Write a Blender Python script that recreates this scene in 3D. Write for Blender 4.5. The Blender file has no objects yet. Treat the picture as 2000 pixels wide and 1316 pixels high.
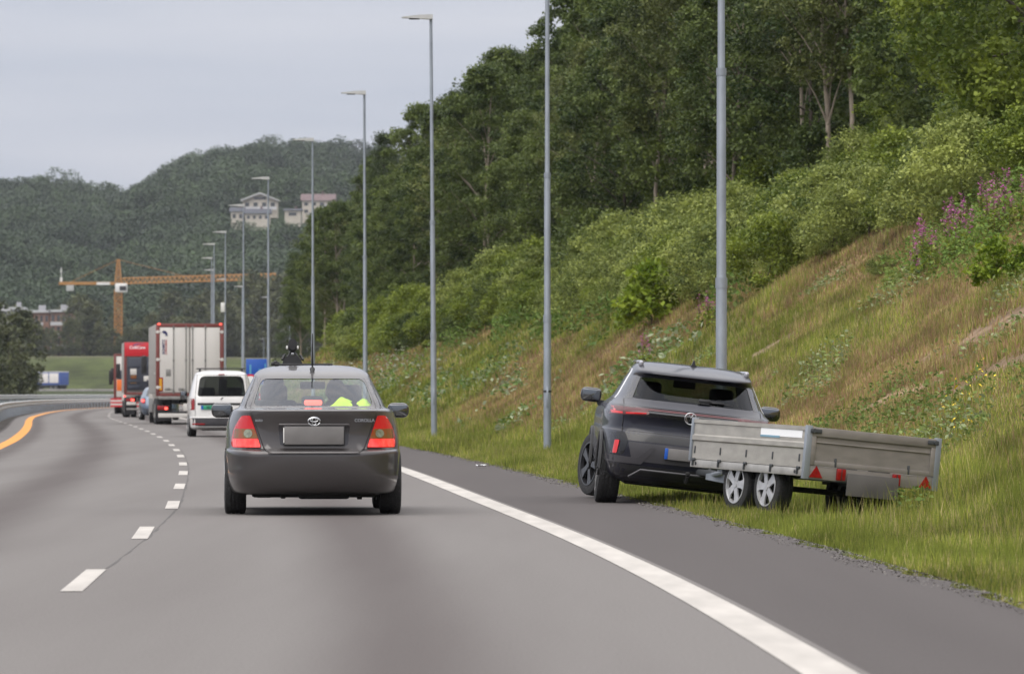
import bpy, bmesh, math, random
import numpy as np
from mathutils import Vector, Matrix
from mathutils.bvhtree import BVHTree

random.seed(7)
rng = np.random.default_rng(7)
C = bpy.context.scene.collection
R = math.radians

# ------------------------------------------------------------------ camera, world, sun, exposure
HAZE = 0.00005
CAMZ = 1.17
F = 200.0 / 36.0 * 2000.0          # focal length in photo pixels
HOR = 769.0
cam_data = bpy.data.cameras.new('camera')
cam_data.lens = 200.0
cam_data.sensor_width = 36.0
cam_data.clip_start = 0.5
cam_data.clip_end = 30000.0
cam_data.dof.use_dof = True
cam_data.dof.focus_distance = 60.0
cam_data.dof.aperture_fstop = 8.0
cam = bpy.data.objects.new('camera', cam_data)
C.objects.link(cam)
cam.location = (0, 0, CAMZ)
cam.rotation_euler = (R(90) + math.atan((HOR - 658.0) / F), 0, 0)
bpy.context.scene.camera = cam

SUN_EL, SUN_AZ = R(48), R(215)      # azimuth clockwise from +Y
world = bpy.data.worlds.new("World")
bpy.context.scene.world = world
world.use_nodes = True
nt = world.node_tree
nt.nodes.clear()
wo = nt.nodes.new('ShaderNodeOutputWorld')
bg = nt.nodes.new('ShaderNodeBackground')
bg.inputs['Strength'].default_value = 0.10
sky = nt.nodes.new('ShaderNodeTexSky')
sky.sky_type = 'NISHITA'
sky.sun_disc = False
sky.sun_elevation = SUN_EL
sky.sun_rotation = SUN_AZ
tc = nt.nodes.new('ShaderNodeTexCoord')
mp = nt.nodes.new('ShaderNodeMapping')
mp.inputs['Scale'].default_value = (5.0, 5.0, 42.0)
n1 = nt.nodes.new('ShaderNodeTexNoise')
n1.inputs['Scale'].default_value = 1.6
n1.inputs['Detail'].default_value = 4.0
n1.inputs['Roughness'].default_value = 0.45
nt.links.new(tc.outputs['Generated'], mp.inputs['Vector'])
nt.links.new(mp.outputs['Vector'], n1.inputs['Vector'])
cr = nt.nodes.new('ShaderNodeValToRGB')
cr.color_ramp.elements[0].position = 0.30
cr.color_ramp.elements[0].color = (3.80, 4.08, 4.92, 1)
cr.color_ramp.elements[1].position = 0.72
cr.color_ramp.elements[1].color = (5.05, 5.12, 5.72, 1)
nt.links.new(n1.outputs['Fac'], cr.inputs['Fac'])
# an overcast cloud deck is brighter overhead than at the horizon
sep = nt.nodes.new('ShaderNodeSeparateXYZ')
nt.links.new(tc.outputs['Generated'], sep.inputs[0])
mr = nt.nodes.new('ShaderNodeMapRange')
mr.inputs['From Min'].default_value = 0.08
mr.inputs['From Max'].default_value = 1.0
mr.inputs['To Min'].default_value = 1.0
mr.inputs['To Max'].default_value = 4.2
nt.links.new(sep.outputs['Z'], mr.inputs['Value'])
vm = nt.nodes.new('ShaderNodeVectorMath')
vm.operation = 'SCALE'
nt.links.new(cr.outputs['Color'], vm.inputs[0])
nt.links.new(mr.outputs['Result'], vm.inputs['Scale'])
mx = nt.nodes.new('ShaderNodeMix')
mx.data_type = 'RGBA'
mx.inputs['Factor'].default_value = 0.90
nt.links.new(sky.outputs['Color'], mx.inputs['A'])
wt = nt.nodes.new('ShaderNodeMix')      # the cloud deck overhead is neutral to warm grey, bluish only low down
wt.data_type = 'RGBA'
wt.blend_type = 'MULTIPLY'
mr3 = nt.nodes.new('ShaderNodeMapRange')
mr3.inputs['From Min'].default_value = 0.08
mr3.inputs['From Max'].default_value = 0.4
nt.links.new(sep.outputs['Z'], mr3.inputs['Value'])
nt.links.new(mr3.outputs['Result'], wt.inputs['Factor'])
nt.links.new(vm.outputs['Vector'], wt.inputs['A'])
wt.inputs['B'].default_value = (1.06, 1.0, 0.87, 1)
nt.links.new(wt.outputs['Result'], mx.inputs['B'])
nt.links.new(mx.outputs['Result'], bg.inputs['Color'])
nt.links.new(bg.outputs['Background'], wo.inputs['Surface'])

sun_d = bpy.data.lights.new('sun', 'SUN')
sun_d.energy = 1.3
sun_d.angle = R(55)
sun_d.color = (1.0, 0.95, 0.88)
sun = bpy.data.objects.new('sun', sun_d)
C.objects.link(sun)
sdir = Vector((math.sin(SUN_AZ) * math.cos(SUN_EL), math.cos(SUN_AZ) * math.cos(SUN_EL), math.sin(SUN_EL)))
sun.rotation_euler = sdir.to_track_quat('Z', 'Y').to_euler()

vs = bpy.context.scene.view_settings
bpy.context.scene.display_settings.display_device = 'sRGB'
vs.view_transform = 'Standard'
vs.look = 'None'
vs.exposure = 0.38
vs.gamma = 1.0
vs.use_curve_mapping = False
cy = bpy.context.scene.cycles
cy.max_bounces = 8
cy.diffuse_bounces = 3
cy.glossy_bounces = 3
cy.transmission_bounces = 6
cy.transparent_max_bounces = 12
cy.volume_bounces = 0
cy.use_adaptive_sampling = True
try:
    cy.use_denoising = True
except Exception:
    pass


# ------------------------------------------------------------------ helpers
def tag(o, label=None, cat=None, group=None, kind=None):
    if label: o['label'] = label
    if cat: o['category'] = cat
    if group: o['group'] = group
    if kind: o['kind'] = kind
    return o


def empty(name, loc=(0, 0, 0), rot=(0, 0, 0), scale=1.0):
    o = bpy.data.objects.new(name, None)
    o.empty_display_size = 0.2
    C.objects.link(o)
    o.location = loc
    o.rotation_euler = rot
    o.scale = (scale, scale, scale)
    return o


def link(name, me, mat=None, parent=None):
    o = bpy.data.objects.new(name, me)
    C.objects.link(o)
    if mat is not None:
        for m in (mat if isinstance(mat, (list, tuple)) else [mat]):
            me.materials.append(m)
    if parent is not None:
        o.parent = parent
    return o


def copy_tree(o, parent=None, mats=None):
    c = o.copy()
    C.objects.link(c)
    c.parent = parent
    for ch in o.children:
        copy_tree(ch, c)
    return c


def np_mesh(name, V, Fc, k, attrs=None, smooth=False):
    """mesh out of arrays; Fc is (n,k) indices; attrs {name: (values per vertex rgb)}"""
    me = bpy.data.meshes.new(name)
    V = np.asarray(V, dtype=np.float32)
    Fc = np.asarray(Fc, dtype=np.int32)
    me.vertices.add(len(V))
    me.vertices.foreach_set('co', V.ravel())
    me.loops.add(Fc.size)
    me.loops.foreach_set('vertex_index', Fc.ravel())
    me.polygons.add(len(Fc))
    me.polygons.foreach_set('loop_start', np.arange(0, Fc.size, k, dtype=np.int32))
    if smooth:
        me.polygons.foreach_set('use_smooth', np.ones(len(Fc), dtype=bool))
    me.update(calc_edges=True)
    for an, av in (attrs or {}).items():
        a = me.color_attributes.new(an, 'FLOAT_COLOR', 'POINT')
        av = np.asarray(av, dtype=np.float32)
        col = np.ones((len(V), 4), dtype=np.float32)
        col[:, :3] = av if av.ndim == 2 else av[:, None]
        a.data.foreach_set('color', col.ravel())
    return me


class MB:
    """collects shapes into one bmesh"""
    def __init__(self):
        self.bm = bmesh.new()

    def box(self, c, s, bev=0.0, rot=None, seg=2):
        g = bmesh.ops.create_cube(self.bm, size=1.0)
        vs_ = g['verts']
        bmesh.ops.scale(self.bm, vec=s, verts=vs_)
        if bev > 0:
            es = list({e for v in vs_ for e in v.link_edges})
            r = bmesh.ops.bevel(self.bm, geom=es, offset=min(bev, min(s) * 0.45), segments=seg, affect='EDGES', profile=0.5)
            vs_ = list({v for f in r['faces'] for v in f.verts} | {v for v in vs_ if v.is_valid})
        if rot is not None:
            bmesh.ops.rotate(self.bm, cent=(0, 0, 0), matrix=rot, verts=vs_)
        bmesh.ops.translate(self.bm, vec=c, verts=vs_)
        return self

    def bx(self, x0, x1, y0, y1, z0, z1, bev=0.0):
        return self.box(((x0 + x1) / 2, (y0 + y1) / 2, (z0 + z1) / 2), (abs(x1 - x0), abs(y1 - y0), abs(z1 - z0)), bev)

    def cyl(self, p, q, r1, r2=None, seg=12, caps=True):
        p, q = Vector(p), Vector(q)
        r2 = r1 if r2 is None else r2
        d = (q - p)
        m = d.to_track_quat('Z', 'Y').to_matrix()
        A, B = [], []
        for i in range(seg):
            a = 2 * math.pi * i / seg
            o = m @ Vector((math.cos(a), math.sin(a), 0))
            A.append(self.bm.verts.new(p + o * r1))
            B.append(self.bm.verts.new(q + o * r2))
        for i in range(seg):
            j = (i + 1) % seg
            self.bm.faces.new((A[i], A[j], B[j], B[i]))
        if caps:
            self.bm.faces.new(A[::-1])
            self.bm.faces.new(B)
        return self

    def tube(self, pts, r, seg=8, closed=False):
        pts = [Vector(p) for p in pts]
        n = len(pts)
        rings = []
        for i, p in enumerate(pts):
            a = pts[(i - 1) % n] if (closed or i > 0) else p
            b = pts[(i + 1) % n] if (closed or i < n - 1) else p
            m = (b - a).to_track_quat('Z', 'Y').to_matrix()
            rr = r[i] if isinstance(r, (list, tuple)) else r
            rings.append([self.bm.verts.new(p + m @ Vector((math.cos(2 * math.pi * k / seg), math.sin(2 * math.pi * k / seg), 0)) * rr) for k in range(seg)])
        for i in range(n if closed else n - 1):
            A, B = rings[i], rings[(i + 1) % n]
            for k in range(seg):
                j = (k + 1) % seg
                self.bm.faces.new((A[k], A[j], B[j], B[k]))
        if not closed:
            self.bm.faces.new(rings[0][::-1])
            self.bm.faces.new(rings[-1])
        return self

    def lathe_x(self, prof, c=(0, 0, 0), seg=40, caps=True):
        """prof: list of (x, r), turned round the x axis"""
        rings = []
        for x, r in prof:
            rings.append([self.bm.verts.new((c[0] + x, c[1] + r * math.cos(2 * math.pi * k / seg), c[2] + r * math.sin(2 * math.pi * k / seg))) for k in range(seg)])
        for A, B in zip(rings, rings[1:]):
            for k in range(seg):
                j = (k + 1) % seg
                self.bm.faces.new((A[k], A[j], B[j], B[k]))
        if caps:
            self.bm.faces.new(rings[0][::-1])
            self.bm.faces.new(rings[-1])
        return self

    def prism(self, poly, y0, y1, axis='y'):
        """poly in (x,z) pushed along y, or (y,z) pushed along x, or (x,y) pushed along z"""
        def P(a, b, t):
            return (a, t, b) if axis == 'y' else ((t, a, b) if axis == 'x' else (a, b, t))
        A = [self.bm.verts.new(P(a, b, y0)) for a, b in poly]
        B = [self.bm.verts.new(P(a, b, y1)) for a, b in poly]
        n = len(poly)
        fs = [self.bm.faces.new(A), self.bm.faces.new(B[::-1])]
        for i in range(n):
            j = (i + 1) % n
            fs.append(self.bm.faces.new((A[j], A[i], B[i], B[j])))
        bmesh.ops.recalc_face_normals(self.bm, faces=fs)
        return self

    def mesh(self, name, smooth=None):
        bmesh.ops.recalc_face_normals(self.bm, faces=self.bm.faces)
        me = bpy.data.meshes.new(name)
        self.bm.to_mesh(me)
        self.bm.free()
        if smooth is not None:
            me.polygons.foreach_set('use_smooth', np.ones(len(me.polygons), dtype=bool))
            me.set_sharp_from_angle(angle=R(smooth))
        return me

    def build(self, name, mat, parent=None, smooth=35):
        return link(name, self.mesh(name, smooth), mat, parent)


def rpoly(pts, r, seg=4):
    """polygon with rounded corners"""
    out = []
    n = len(pts)
    for i in range(n):
        p0, p1, p2 = Vector(pts[i - 1]).to_2d(), Vector(pts[i]).to_2d(), Vector(pts[(i + 1) % n]).to_2d()
        rr = r[i] if isinstance(r, (list, tuple)) else r
        a, b = (p0 - p1), (p2 - p1)
        ra = min(rr, a.length * 0.45, b.length * 0.45)
        a, b = p1 + a.normalized() * ra, p1 + b.normalized() * ra
        for k in range(seg + 1):
            t = k / seg
            q = a * (1 - t) ** 2 + p1 * 2 * t * (1 - t) + b * t * t
            out.append((q.x, q.y))
    return out


def mirrored(poly):
    return [(-x, z) for x, z in reversed(poly)]


# ------------------------------------------------------------------ materials
def new_mat(name):
    m = bpy.data.materials.new(name)
    m.use_nodes = True
    return m, m.node_tree, m.node_tree.nodes['Principled BSDF']


def pmat(name, col, rough=0.5, metal=0.0, var=0.0, scale=6.0, bump=0.0, coat=0.0, stretch=(1, 1, 1), emit=None, es=0.0, col2=None, spec=None, detail=5.0):
    m, t, b = new_mat(name)
    b.inputs['Base Color'].default_value = (*col, 1)
    b.inputs['Roughness'].default_value = rough
    b.inputs['Metallic'].default_value = metal
    b.inputs['Coat Weight'].default_value = coat
    b.inputs['Coat Roughness'].default_value = 0.06
    if spec is not None:
        b.inputs['Specular IOR Level'].default_value = spec
    if emit:
        b.inputs['Emission Color'].default_value = (*emit, 1)
        b.inputs['Emission Strength'].default_value = es
    if var > 0 or bump > 0 or col2:
        tcn = t.nodes.new('ShaderNodeTexCoord')
        mpn = t.nodes.new('ShaderNodeMapping')
        mpn.inputs['Scale'].default_value = stretch
        nn = t.nodes.new('ShaderNodeTexNoise')
        nn.inputs['Scale'].default_value = scale
        nn.inputs['Detail'].default_value = detail
        t.links.new(tcn.outputs['Object'], mpn.inputs['Vector'])
        t.links.new(mpn.outputs['Vector'], nn.inputs['Vector'])
        if var > 0 or col2:
            rp = t.nodes.new('ShaderNodeValToRGB')
            c2 = col2 if col2 else tuple(min(1, c * (1 + var)) for c in col)
            c1 = col if col2 else tuple(c * (1 - var) for c in col)
            rp.color_ramp.elements[0].position = 0.35
            rp.color_ramp.elements[1].position = 0.68
            rp.color_ramp.elements[0].color = (*c1, 1)
            rp.color_ramp.elements[1].color = (*c2, 1)
            t.links.new(nn.outputs['Fac'], rp.inputs['Fac'])
            t.links.new(rp.outputs['Color'], b.inputs['Base Color'])
        if bump > 0:
            bn = t.nodes.new('ShaderNodeBump')
            bn.inputs['Strength'].default_value = bump
            bn.inputs['Distance'].default_value = 0.02
            t.links.new(nn.outputs['Fac'], bn.inputs['Height'])
            t.links.new(bn.outputs['Normal'], b.inputs['Normal'])
    return m


def leaf_mat(name, dark, light, trans=0.25, rand=0.25):
    """foliage: colour runs from dark to light with each leaf's own tint, every plant a little different"""
    m = bpy.data.materials.new(name)
    m.use_nodes = True
    t = m.node_tree
    t.nodes.clear()
    o = t.nodes.new('ShaderNodeOutputMaterial')
    at = t.nodes.new('ShaderNodeAttribute')
    at.attribute_name = 'tint'
    oi = t.nodes.new('ShaderNodeObjectInfo')
    ma = t.nodes.new('ShaderNodeMath')
    ma.operation = 'MULTIPLY_ADD'
    ma.inputs[1].default_value = rand
    t.links.new(oi.outputs['Random'], ma.inputs[0])
    sp = t.nodes.new('ShaderNodeSeparateColor')
    t.links.new(at.outputs['Color'], sp.inputs[0])
    t.links.new(sp.outputs['Red'], ma.inputs[2])
    rp = t.nodes.new('ShaderNodeValToRGB')
    rp.color_ramp.elements[0].position = 0.05
    rp.color_ramp.elements[0].color = (*dark, 1)
    rp.color_ramp.elements[1].position = 1.15 if rand else 1.0
    rp.color_ramp.elements[1].color = (*light, 1)
    t.links.new(ma.outputs[0], rp.inputs['Fac'])
    d = t.nodes.new('ShaderNodeBsdfPrincipled')
    d.inputs['Roughness'].default_value = 0.55
    d.inputs['Specular IOR Level'].default_value = 0.3
    tr = t.nodes.new('ShaderNodeBsdfTranslucent')
    t.links.new(rp.outputs['Color'], d.inputs['Base Color'])
    t.links.new(rp.outputs['Color'], tr.inputs['Color'])
    ms = t.nodes.new('ShaderNodeMixShader')
    ms.inputs[0].default_value = trans
    t.links.new(d.outputs[0], ms.inputs[1])
    t.links.new(tr.outputs[0], ms.inputs[2])
    t.links.new(ms.outputs[0], o.inputs['Surface'])
    return m


def vcol_mat(name, trans=0.2, rough=0.8):
    m = bpy.data.materials.new(name)
    m.use_nodes = True
    t = m.node_tree
    t.nodes.clear()
    o = t.nodes.new('ShaderNodeOutputMaterial')
    at = t.nodes.new('ShaderNodeAttribute')
    at.attribute_name = 'tint'
    d = t.nodes.new('ShaderNodeBsdfPrincipled')
    d.inputs['Roughness'].default_value = rough
    d.inputs['Specular IOR Level'].default_value = 0.2
    tr = t.nodes.new('ShaderNodeBsdfTranslucent')
    t.links.new(at.outputs['Color'], d.inputs['Base Color'])
    t.links.new(at.outputs['Color'], tr.inputs['Color'])
    ms = t.nodes.new('ShaderNodeMixShader')
    ms.inputs[0].default_value = trans
    t.links.new(d.outputs[0], ms.inputs[1])
    t.links.new(tr.outputs[0], ms.inputs[2])
    t.links.new(ms.outputs[0], o.inputs['Surface'])
    return m


def glass_mat(name, tint, refl=0.08, rough=0.03, edge=0.9):
    m = bpy.data.materials.new(name)
    m.use_nodes = True
    t = m.node_tree
    t.nodes.clear()
    o = t.nodes.new('ShaderNodeOutputMaterial')
    a = t.nodes.new('ShaderNodeBsdfTransparent')
    a.inputs['Color'].default_value = (*tint, 1)
    g = t.nodes.new('ShaderNodeBsdfGlossy')
    g.inputs['Roughness'].default_value = rough
    g.inputs['Color'].default_value = (0.9, 0.93, 1.0, 1)
    lw = t.nodes.new('ShaderNodeLayerWeight')
    lw.inputs['Blend'].default_value = 0.5
    pw = t.nodes.new('ShaderNodeMath')
    pw.operation = 'POWER'
    pw.inputs[1].default_value = 4.0
    t.links.new(lw.outputs['Facing'], pw.inputs[0])
    mm = t.nodes.new('ShaderNodeMath')
    mm.operation = 'MULTIPLY_ADD'
    mm.inputs[1].default_value = edge
    mm.inputs[2].default_value = refl
    t.links.new(pw.outputs[0], mm.inputs[0])
    ms = t.nodes.new('ShaderNodeMixShader')
    t.links.new(mm.outputs[0], ms.inputs[0])
    t.links.new(a.outputs[0], ms.inputs[1])
    t.links.new(g.outputs[0], ms.inputs[2])
    t.links.new(ms.outputs[0], o.inputs['Surface'])
    return m


M = {}
M['tyre'] = pmat('tyre', (0.018, 0.018, 0.019), 0.75, bump=0.6, scale=40, var=0.3)
M['black'] = pmat('black_plastic', (0.018, 0.018, 0.02), 0.5, var=0.3, scale=8)
M['dark'] = pmat('underbody', (0.012, 0.012, 0.012), 0.85, var=0.4, scale=5)
M['galv'] = pmat('galvanised_steel', (0.30, 0.33, 0.37), 0.5, metal=0.55, var=0.14, scale=3.5, stretch=(1, 1, 0.5))
M['alu'] = pmat('aluminium', (0.42, 0.41, 0.39), 0.45, metal=0.5, var=0.18, scale=5)
M['chrome'] = pmat('chrome', (0.42, 0.43, 0.45), 0.3, metal=1.0)
M['mirror'] = pmat('mirror_glass', (0.20, 0.21, 0.22), 0.05, metal=1.0)
M['red_lens'] = pmat('red_lens', (0.26, 0.006, 0.008), 0.2, coat=0.25, var=0.2, scale=30)
M['red_lit'] = pmat('red_lens_lit', (0.7, 0.03, 0.03), 0.2, emit=(1.0, 0.10, 0.07), es=2.2)
M['white'] = pmat('white_paint', (0.72, 0.71, 0.69), 0.35, coat=0.4, var=0.06, scale=2)
M['plain_plate'] = pmat('dull_plate', (0.155, 0.148, 0.145), 0.6, var=0.1, scale=5)
M['cloth'] = pmat('dark_seat_cloth', (0.03, 0.032, 0.036), 0.9, var=0.25, scale=20)


# ------------------------------------------------------------------ the road's line in plan (x of the right edge line at distance y)
_k = np.array([(-40, 2.9), (0, 1.85), (23.8, 1.35), (34.6, 1.05), (48.9, 0.41), (56.3, 0.0), (60.2, -.22), (72, -0.82), (87, -1.62), (112, -3.15), (143, -5.3), (179, -8.1),
               (212, -10.8), (250, -14.0), (286, -16.9), (333, -20.2), (360, -22.0), (397, -24.2), (435, -26.0), (470, -27.0),
               (502, -27.4), (558, -27.4), (595, -27.0), (700, -28), (986, -41), (1400, -70), (7000, -500)])
_g = np.arange(-40, 7000, 2.0)
_e = np.interp(_g, _k[:, 0], _k[:, 1])
_w = np.exp(-0.5 * (np.arange(-15, 16) / 3.5) ** 2)
_w /= _w.sum()
_es = np.convolve(np.pad(_e, 15, mode='edge'), _w, 'valid')
_es[:16] = _e[:16]


def E(D):
    return np.interp(D, _g, _es)


def at(px, D):
    """x of the photo column px at distance D"""
    return (px - 1000.0) * D / F


def zat(py, D):
    return CAMZ + (HOR - py) * D / F


# ------------------------------------------------------------------ terrain height
_nz = rng.random((64, 64))


def vnoise(x, y):
    x = np.asarray(x, float); y = np.asarray(y, float)
    xi = np.floor(x).astype(int); yi = np.floor(y).astype(int)
    fx = x - xi; fy = y - yi
    fx = fx * fx * (3 - 2 * fx); fy = fy * fy * (3 - 2 * fy)
    a = _nz[xi % 64, yi % 64]; b = _nz[(xi + 1) % 64, yi % 64]
    c = _nz[xi % 64, (yi + 1) % 64]; d = _nz[(xi + 1) % 64, (yi + 1) % 64]
    return (a * (1 - fx) + b * fx) * (1 - fy) + (c * (1 - fx) + d * fx) * fy - 0.5


def sstep(a, b, x):
    t = np.clip((x - a) / (b - a), 0, 1)
    return t * t * (3 - 2 * t)


_cr = np.array([(-600, 400), (0, 352), (110, 356), (230, 372), (290, 352), (350, 326), (430, 302), (520, 292), (600, 288), (690, 292), (780, 306),
                (860, 325), (1000, 360), (1400, 420), (2600, 470)])
_ru = np.array([1.6, 2.0, 2.4, 3.0, 3.7, 4.3, 5.2, 12.0, 15.0, 40.0, 80.0, 160.0, 3000.0])
_rz = np.array([-0.05, -0.05, -0.08, -0.15, -0.12, 0.0, 0.40, 4.6, 6.1, 15.0, 24.0, 34.0, 40.0])
_lu = np.array([-3000.0, -60.0, -21.5, -20.5, -11.5, -10.6, -8.9, -8.2])
_lz = np.array([0.2, 0.2, 0.25, 0.22, 0.22, 0.15, -0.02, -0.06])


def height(x, D):
    x = np.asarray(x, float); D = np.asarray(D, float)
    u = x - E(D)
    fade = 1 - sstep(435, 520, D)
    zr = np.interp(u, _ru, _rz)
    zr = zr + (vnoise(x * 0.45, D * 0.22) * 0.35 + vnoise(x * 1.3 + 9, D * 0.7) * 0.12) * sstep(4.6, 7.0, u)
    zr = np.where(u > 3.6, zr * fade + -0.15 * (1 - fade), zr)
    zl = np.interp(u, _lu, _lz)
    z = np.where(u > 1.6, zr, np.where(u < -8.2, zl, -0.06))
    far = sstep(560, 1100, D)
    z = z + far * 1.55 * (1 - fade)
    z = z + sstep(1240, 1340, D) * 8.3
    px = x / np.maximum(D, 1) * F + 1000
    yc = np.interp(px, _cr[:, 0], _cr[:, 1])
    crest = (HOR - yc) / F * 2500 + CAMZ - 7.0
    t = np.clip((D - 1550) / 950.0, 0, 1)
    hill = 10 + (crest - 10) * t ** 0.8 + vnoise(x * 0.016, D * 0.010) * 20 * sstep(1600, 1900, D) * (1 - 0.6 * sstep(2300, 2450, D)) + vnoise(x * 0.05, D * 0.03) * 8 * sstep(1600, 1900, D)
    hill = hill - np.clip((D - 2560) / 3000, 0, 1) * 60
    z = np.where(D > 1550, hill, z)
    return z


# ------------------------------------------------------------------ ground sheet
Ds = np.concatenate([np.arange(-30, 20, 5), np.arange(20, 66, 1.0), np.arange(66, 84, 0.4), np.arange(84, 160, 1.0), np.arange(160, 560, 3.0), np.arange(560, 1240, 20), np.arange(1240, 1350, 8),
                     np.arange(1350, 2700, 25), [2800, 3200, 4000, 5500, 7000]])
_p = [0.0]
us = np.concatenate([-np.geomspace(2500, 24, 36), np.arange(-22, -8, 0.5), [-8, -5, 0, 1.3], np.arange(1.6, 10, 0.2), np.arange(10, 20, 0.4), np.arange(20, 40, 1.5), np.geomspace(41, 2500, 34)])
UU, DD = np.meshgrid(us, Ds)
XX = UU + E(DD)
ZZ = height(XX, DD)
nu, nd = len(us), len(Ds)
V = np.stack([XX.ravel(), DD.ravel(), ZZ.ravel()], 1)
I = np.arange(nu * nd).reshape(nd, nu)
Fq = np.stack([I[:-1, :-1].ravel(), I[:-1, 1:].ravel(), I[1:, 1:].ravel(), I[1:, :-1].ravel()], 1)


def patch_mask(x, D):
    """0..1 strips of bare reddish soil on the bank"""
    u = x - E(D)
    n = vnoise(x * 3.1 + 3.4, D * 0.9 + 1) + 0.8 * vnoise(x * 8.0, D * 2.0)
    m = np.zeros_like(u)
    for u0, d0, u1, d1, w in ((5.75, 79.4, 6.8, 75.0, 1.3), (7.3, 81.6, 8.6, 79.4, 1.3), (6.3, 72.0, 7.2, 69.0, 1.0), (6.9, 107.5, 8.1, 106.4, 1.0), (6.9, 78.0, 8.2, 75.5, 0.8)):
        t = (u - u0) / (u1 - u0)
        m = np.maximum(m, np.exp(-((D - (d0 + (d1 - d0) * t)) / w) ** 2) * sstep(-0.15, 0.1, t) * (1 - sstep(0.9, 1.15, t)))
    return np.clip(m * 1.5 * sstep(-0.45, 0.05, n), 0, 1)


def red_mask(x, D):
    u = x - E(D)
    n = vnoise(x * 0.35 + 31, D * 0.05 + 2) * 1.3 + 0.5 * vnoise(x * 1.1, D * 0.16)
    return 0.9 * sstep(-0.2, 0.30, n + 0.12 * np.clip((u - 5.0) / 4, -2.0, 1)) * sstep(4.0, 6.0, u)


def ground_cols(x, D):
    u = x - E(D)
    g = np.array([0.085, 0.105, 0.030]); s = np.array([0.19, 0.125, 0.065]); so = np.array([0.22, 0.155, 0.105])
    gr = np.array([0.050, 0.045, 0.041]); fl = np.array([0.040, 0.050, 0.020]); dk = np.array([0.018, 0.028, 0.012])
    r = red_mask(x, D)[..., None]; p = patch_mask(x, D)[..., None]
    c = g * (1 - r) + s * r
    c = c * (1 - p) + so * p
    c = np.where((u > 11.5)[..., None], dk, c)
    c = np.where((u <= -8.0)[..., None] & (u > -21)[..., None], gr, c)
    c = np.where((u > -8.0)[..., None] & (u < 2.0)[..., None], gr, c)
    c = np.where((u <= -21)[..., None] & (D < 1240)[..., None], fl, c)
    vn = (1 + 0.9 * vnoise(x * 0.11, D * 0.07))[..., None]
    c = np.where(((D >= 1240) & (D < 1360))[..., None], np.array([0.058, 0.072, 0.022]) * vn, c)
    c = np.where(((D >= 1325) & (D < 1350))[..., None], np.array([0.085, 0.085, 0.045]), c)
    c = np.where((D >= 1360)[..., None], dk * 1.3, c)
    return c


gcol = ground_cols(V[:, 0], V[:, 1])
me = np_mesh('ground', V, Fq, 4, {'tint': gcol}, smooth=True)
gm, t, b = new_mat('ground_soil_and_turf')
a = t.nodes.new('ShaderNodeAttribute'); a.attribute_name = 'tint'
nn = t.nodes.new('ShaderNodeTexNoise'); nn.inputs['Scale'].default_value = 3.0; nn.inputs['Detail'].default_value = 8.0
tcn = t.nodes.new('ShaderNodeTexCoord'); t.links.new(tcn.outputs['Object'], nn.inputs['Vector'])
rp = t.nodes.new('ShaderNodeMapRange'); rp.inputs['From Min'].default_value = 0.3; rp.inputs['From Max'].default_value = 0.7
rp.inputs['To Min'].default_value = 0.6; rp.inputs['To Max'].default_value = 1.4
t.links.new(nn.outputs['Fac'], rp.inputs['Value'])
n3 = t.nodes.new('ShaderNodeTexNoise'); n3.inputs['Scale'].default_value = 0.22; n3.inputs['Detail'].default_value = 9.0; n3.inputs['Roughness'].default_value = 0.65
t.links.new(tcn.outputs['Object'], n3.inputs['Vector'])
r3 = t.nodes.new('ShaderNodeMapRange'); r3.inputs['From Min'].default_value = 0.3; r3.inputs['From Max'].default_value = 0.7
r3.inputs['To Min'].default_value = 0.55; r3.inputs['To Max'].default_value = 1.45
t.links.new(n3.outputs['Fac'], r3.inputs['Value'])
mm3 = t.nodes.new('ShaderNodeMath'); mm3.operation = 'MULTIPLY'
t.links.new(rp.outputs['Result'], mm3.inputs[0]); t.links.new(r3.outputs['Result'], mm3.inputs[1])
v = t.nodes.new('ShaderNodeVectorMath'); v.operation = 'SCALE'
t.links.new(a.outputs['Color'], v.inputs[0]); t.links.new(mm3.outputs[0], v.inputs['Scale'])
t.links.new(v.outputs['Vector'], b.inputs['Base Color'])
b.inputs['Roughness'].default_value = 0.95
b.inputs['Specular IOR Level'].default_value = 0.1
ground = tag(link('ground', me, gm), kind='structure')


# ------------------------------------------------------------------ road sheets and markings
def strip(name, u0, u1, d0, d1, z, mat, step=2.0, wob=0.0, parent=None, n=1):
    ds = np.arange(d0, d1 + step * 0.5, step)
    cols = np.linspace(0, 1, n + 1)
    rows = []
    for k, d in enumerate(ds):
        a0 = u0(d) if callable(u0) else u0
        a1 = u1(d) if callable(u1) else u1
        if wob: a1 = a1 + wob * (vnoise(d * 1.3, 5.0) + 0.6 * vnoise(d * 4.1, 9.0))
        for c_ in cols:
            rows.append((E(d) + a0 + (a1 - a0) * c_, d, z))
    V = np.array(rows)
    m = n + 1
    I = np.arange(len(ds) * m).reshape(len(ds), m)
    Fq = np.stack([I[:-1, :-1].ravel(), I[:-1, 1:].ravel(), I[1:, 1:].ravel(), I[1:, :-1].ravel()], 1)
    me = np_mesh(name, V, Fq, 4)
    uv = me.color_attributes.new('lane', 'FLOAT_COLOR', 'POINT')
    col = np.ones((len(V), 4), dtype=np.float32)
    col[:, 0] = ((V[:, 0] - E(V[:, 1])) + 20) / 40.0
    col[:, 1] = V[:, 1] / 1000.0
    uv.data.foreach_set('color', col.ravel())
    return link(name, me, mat, parent)


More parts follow.
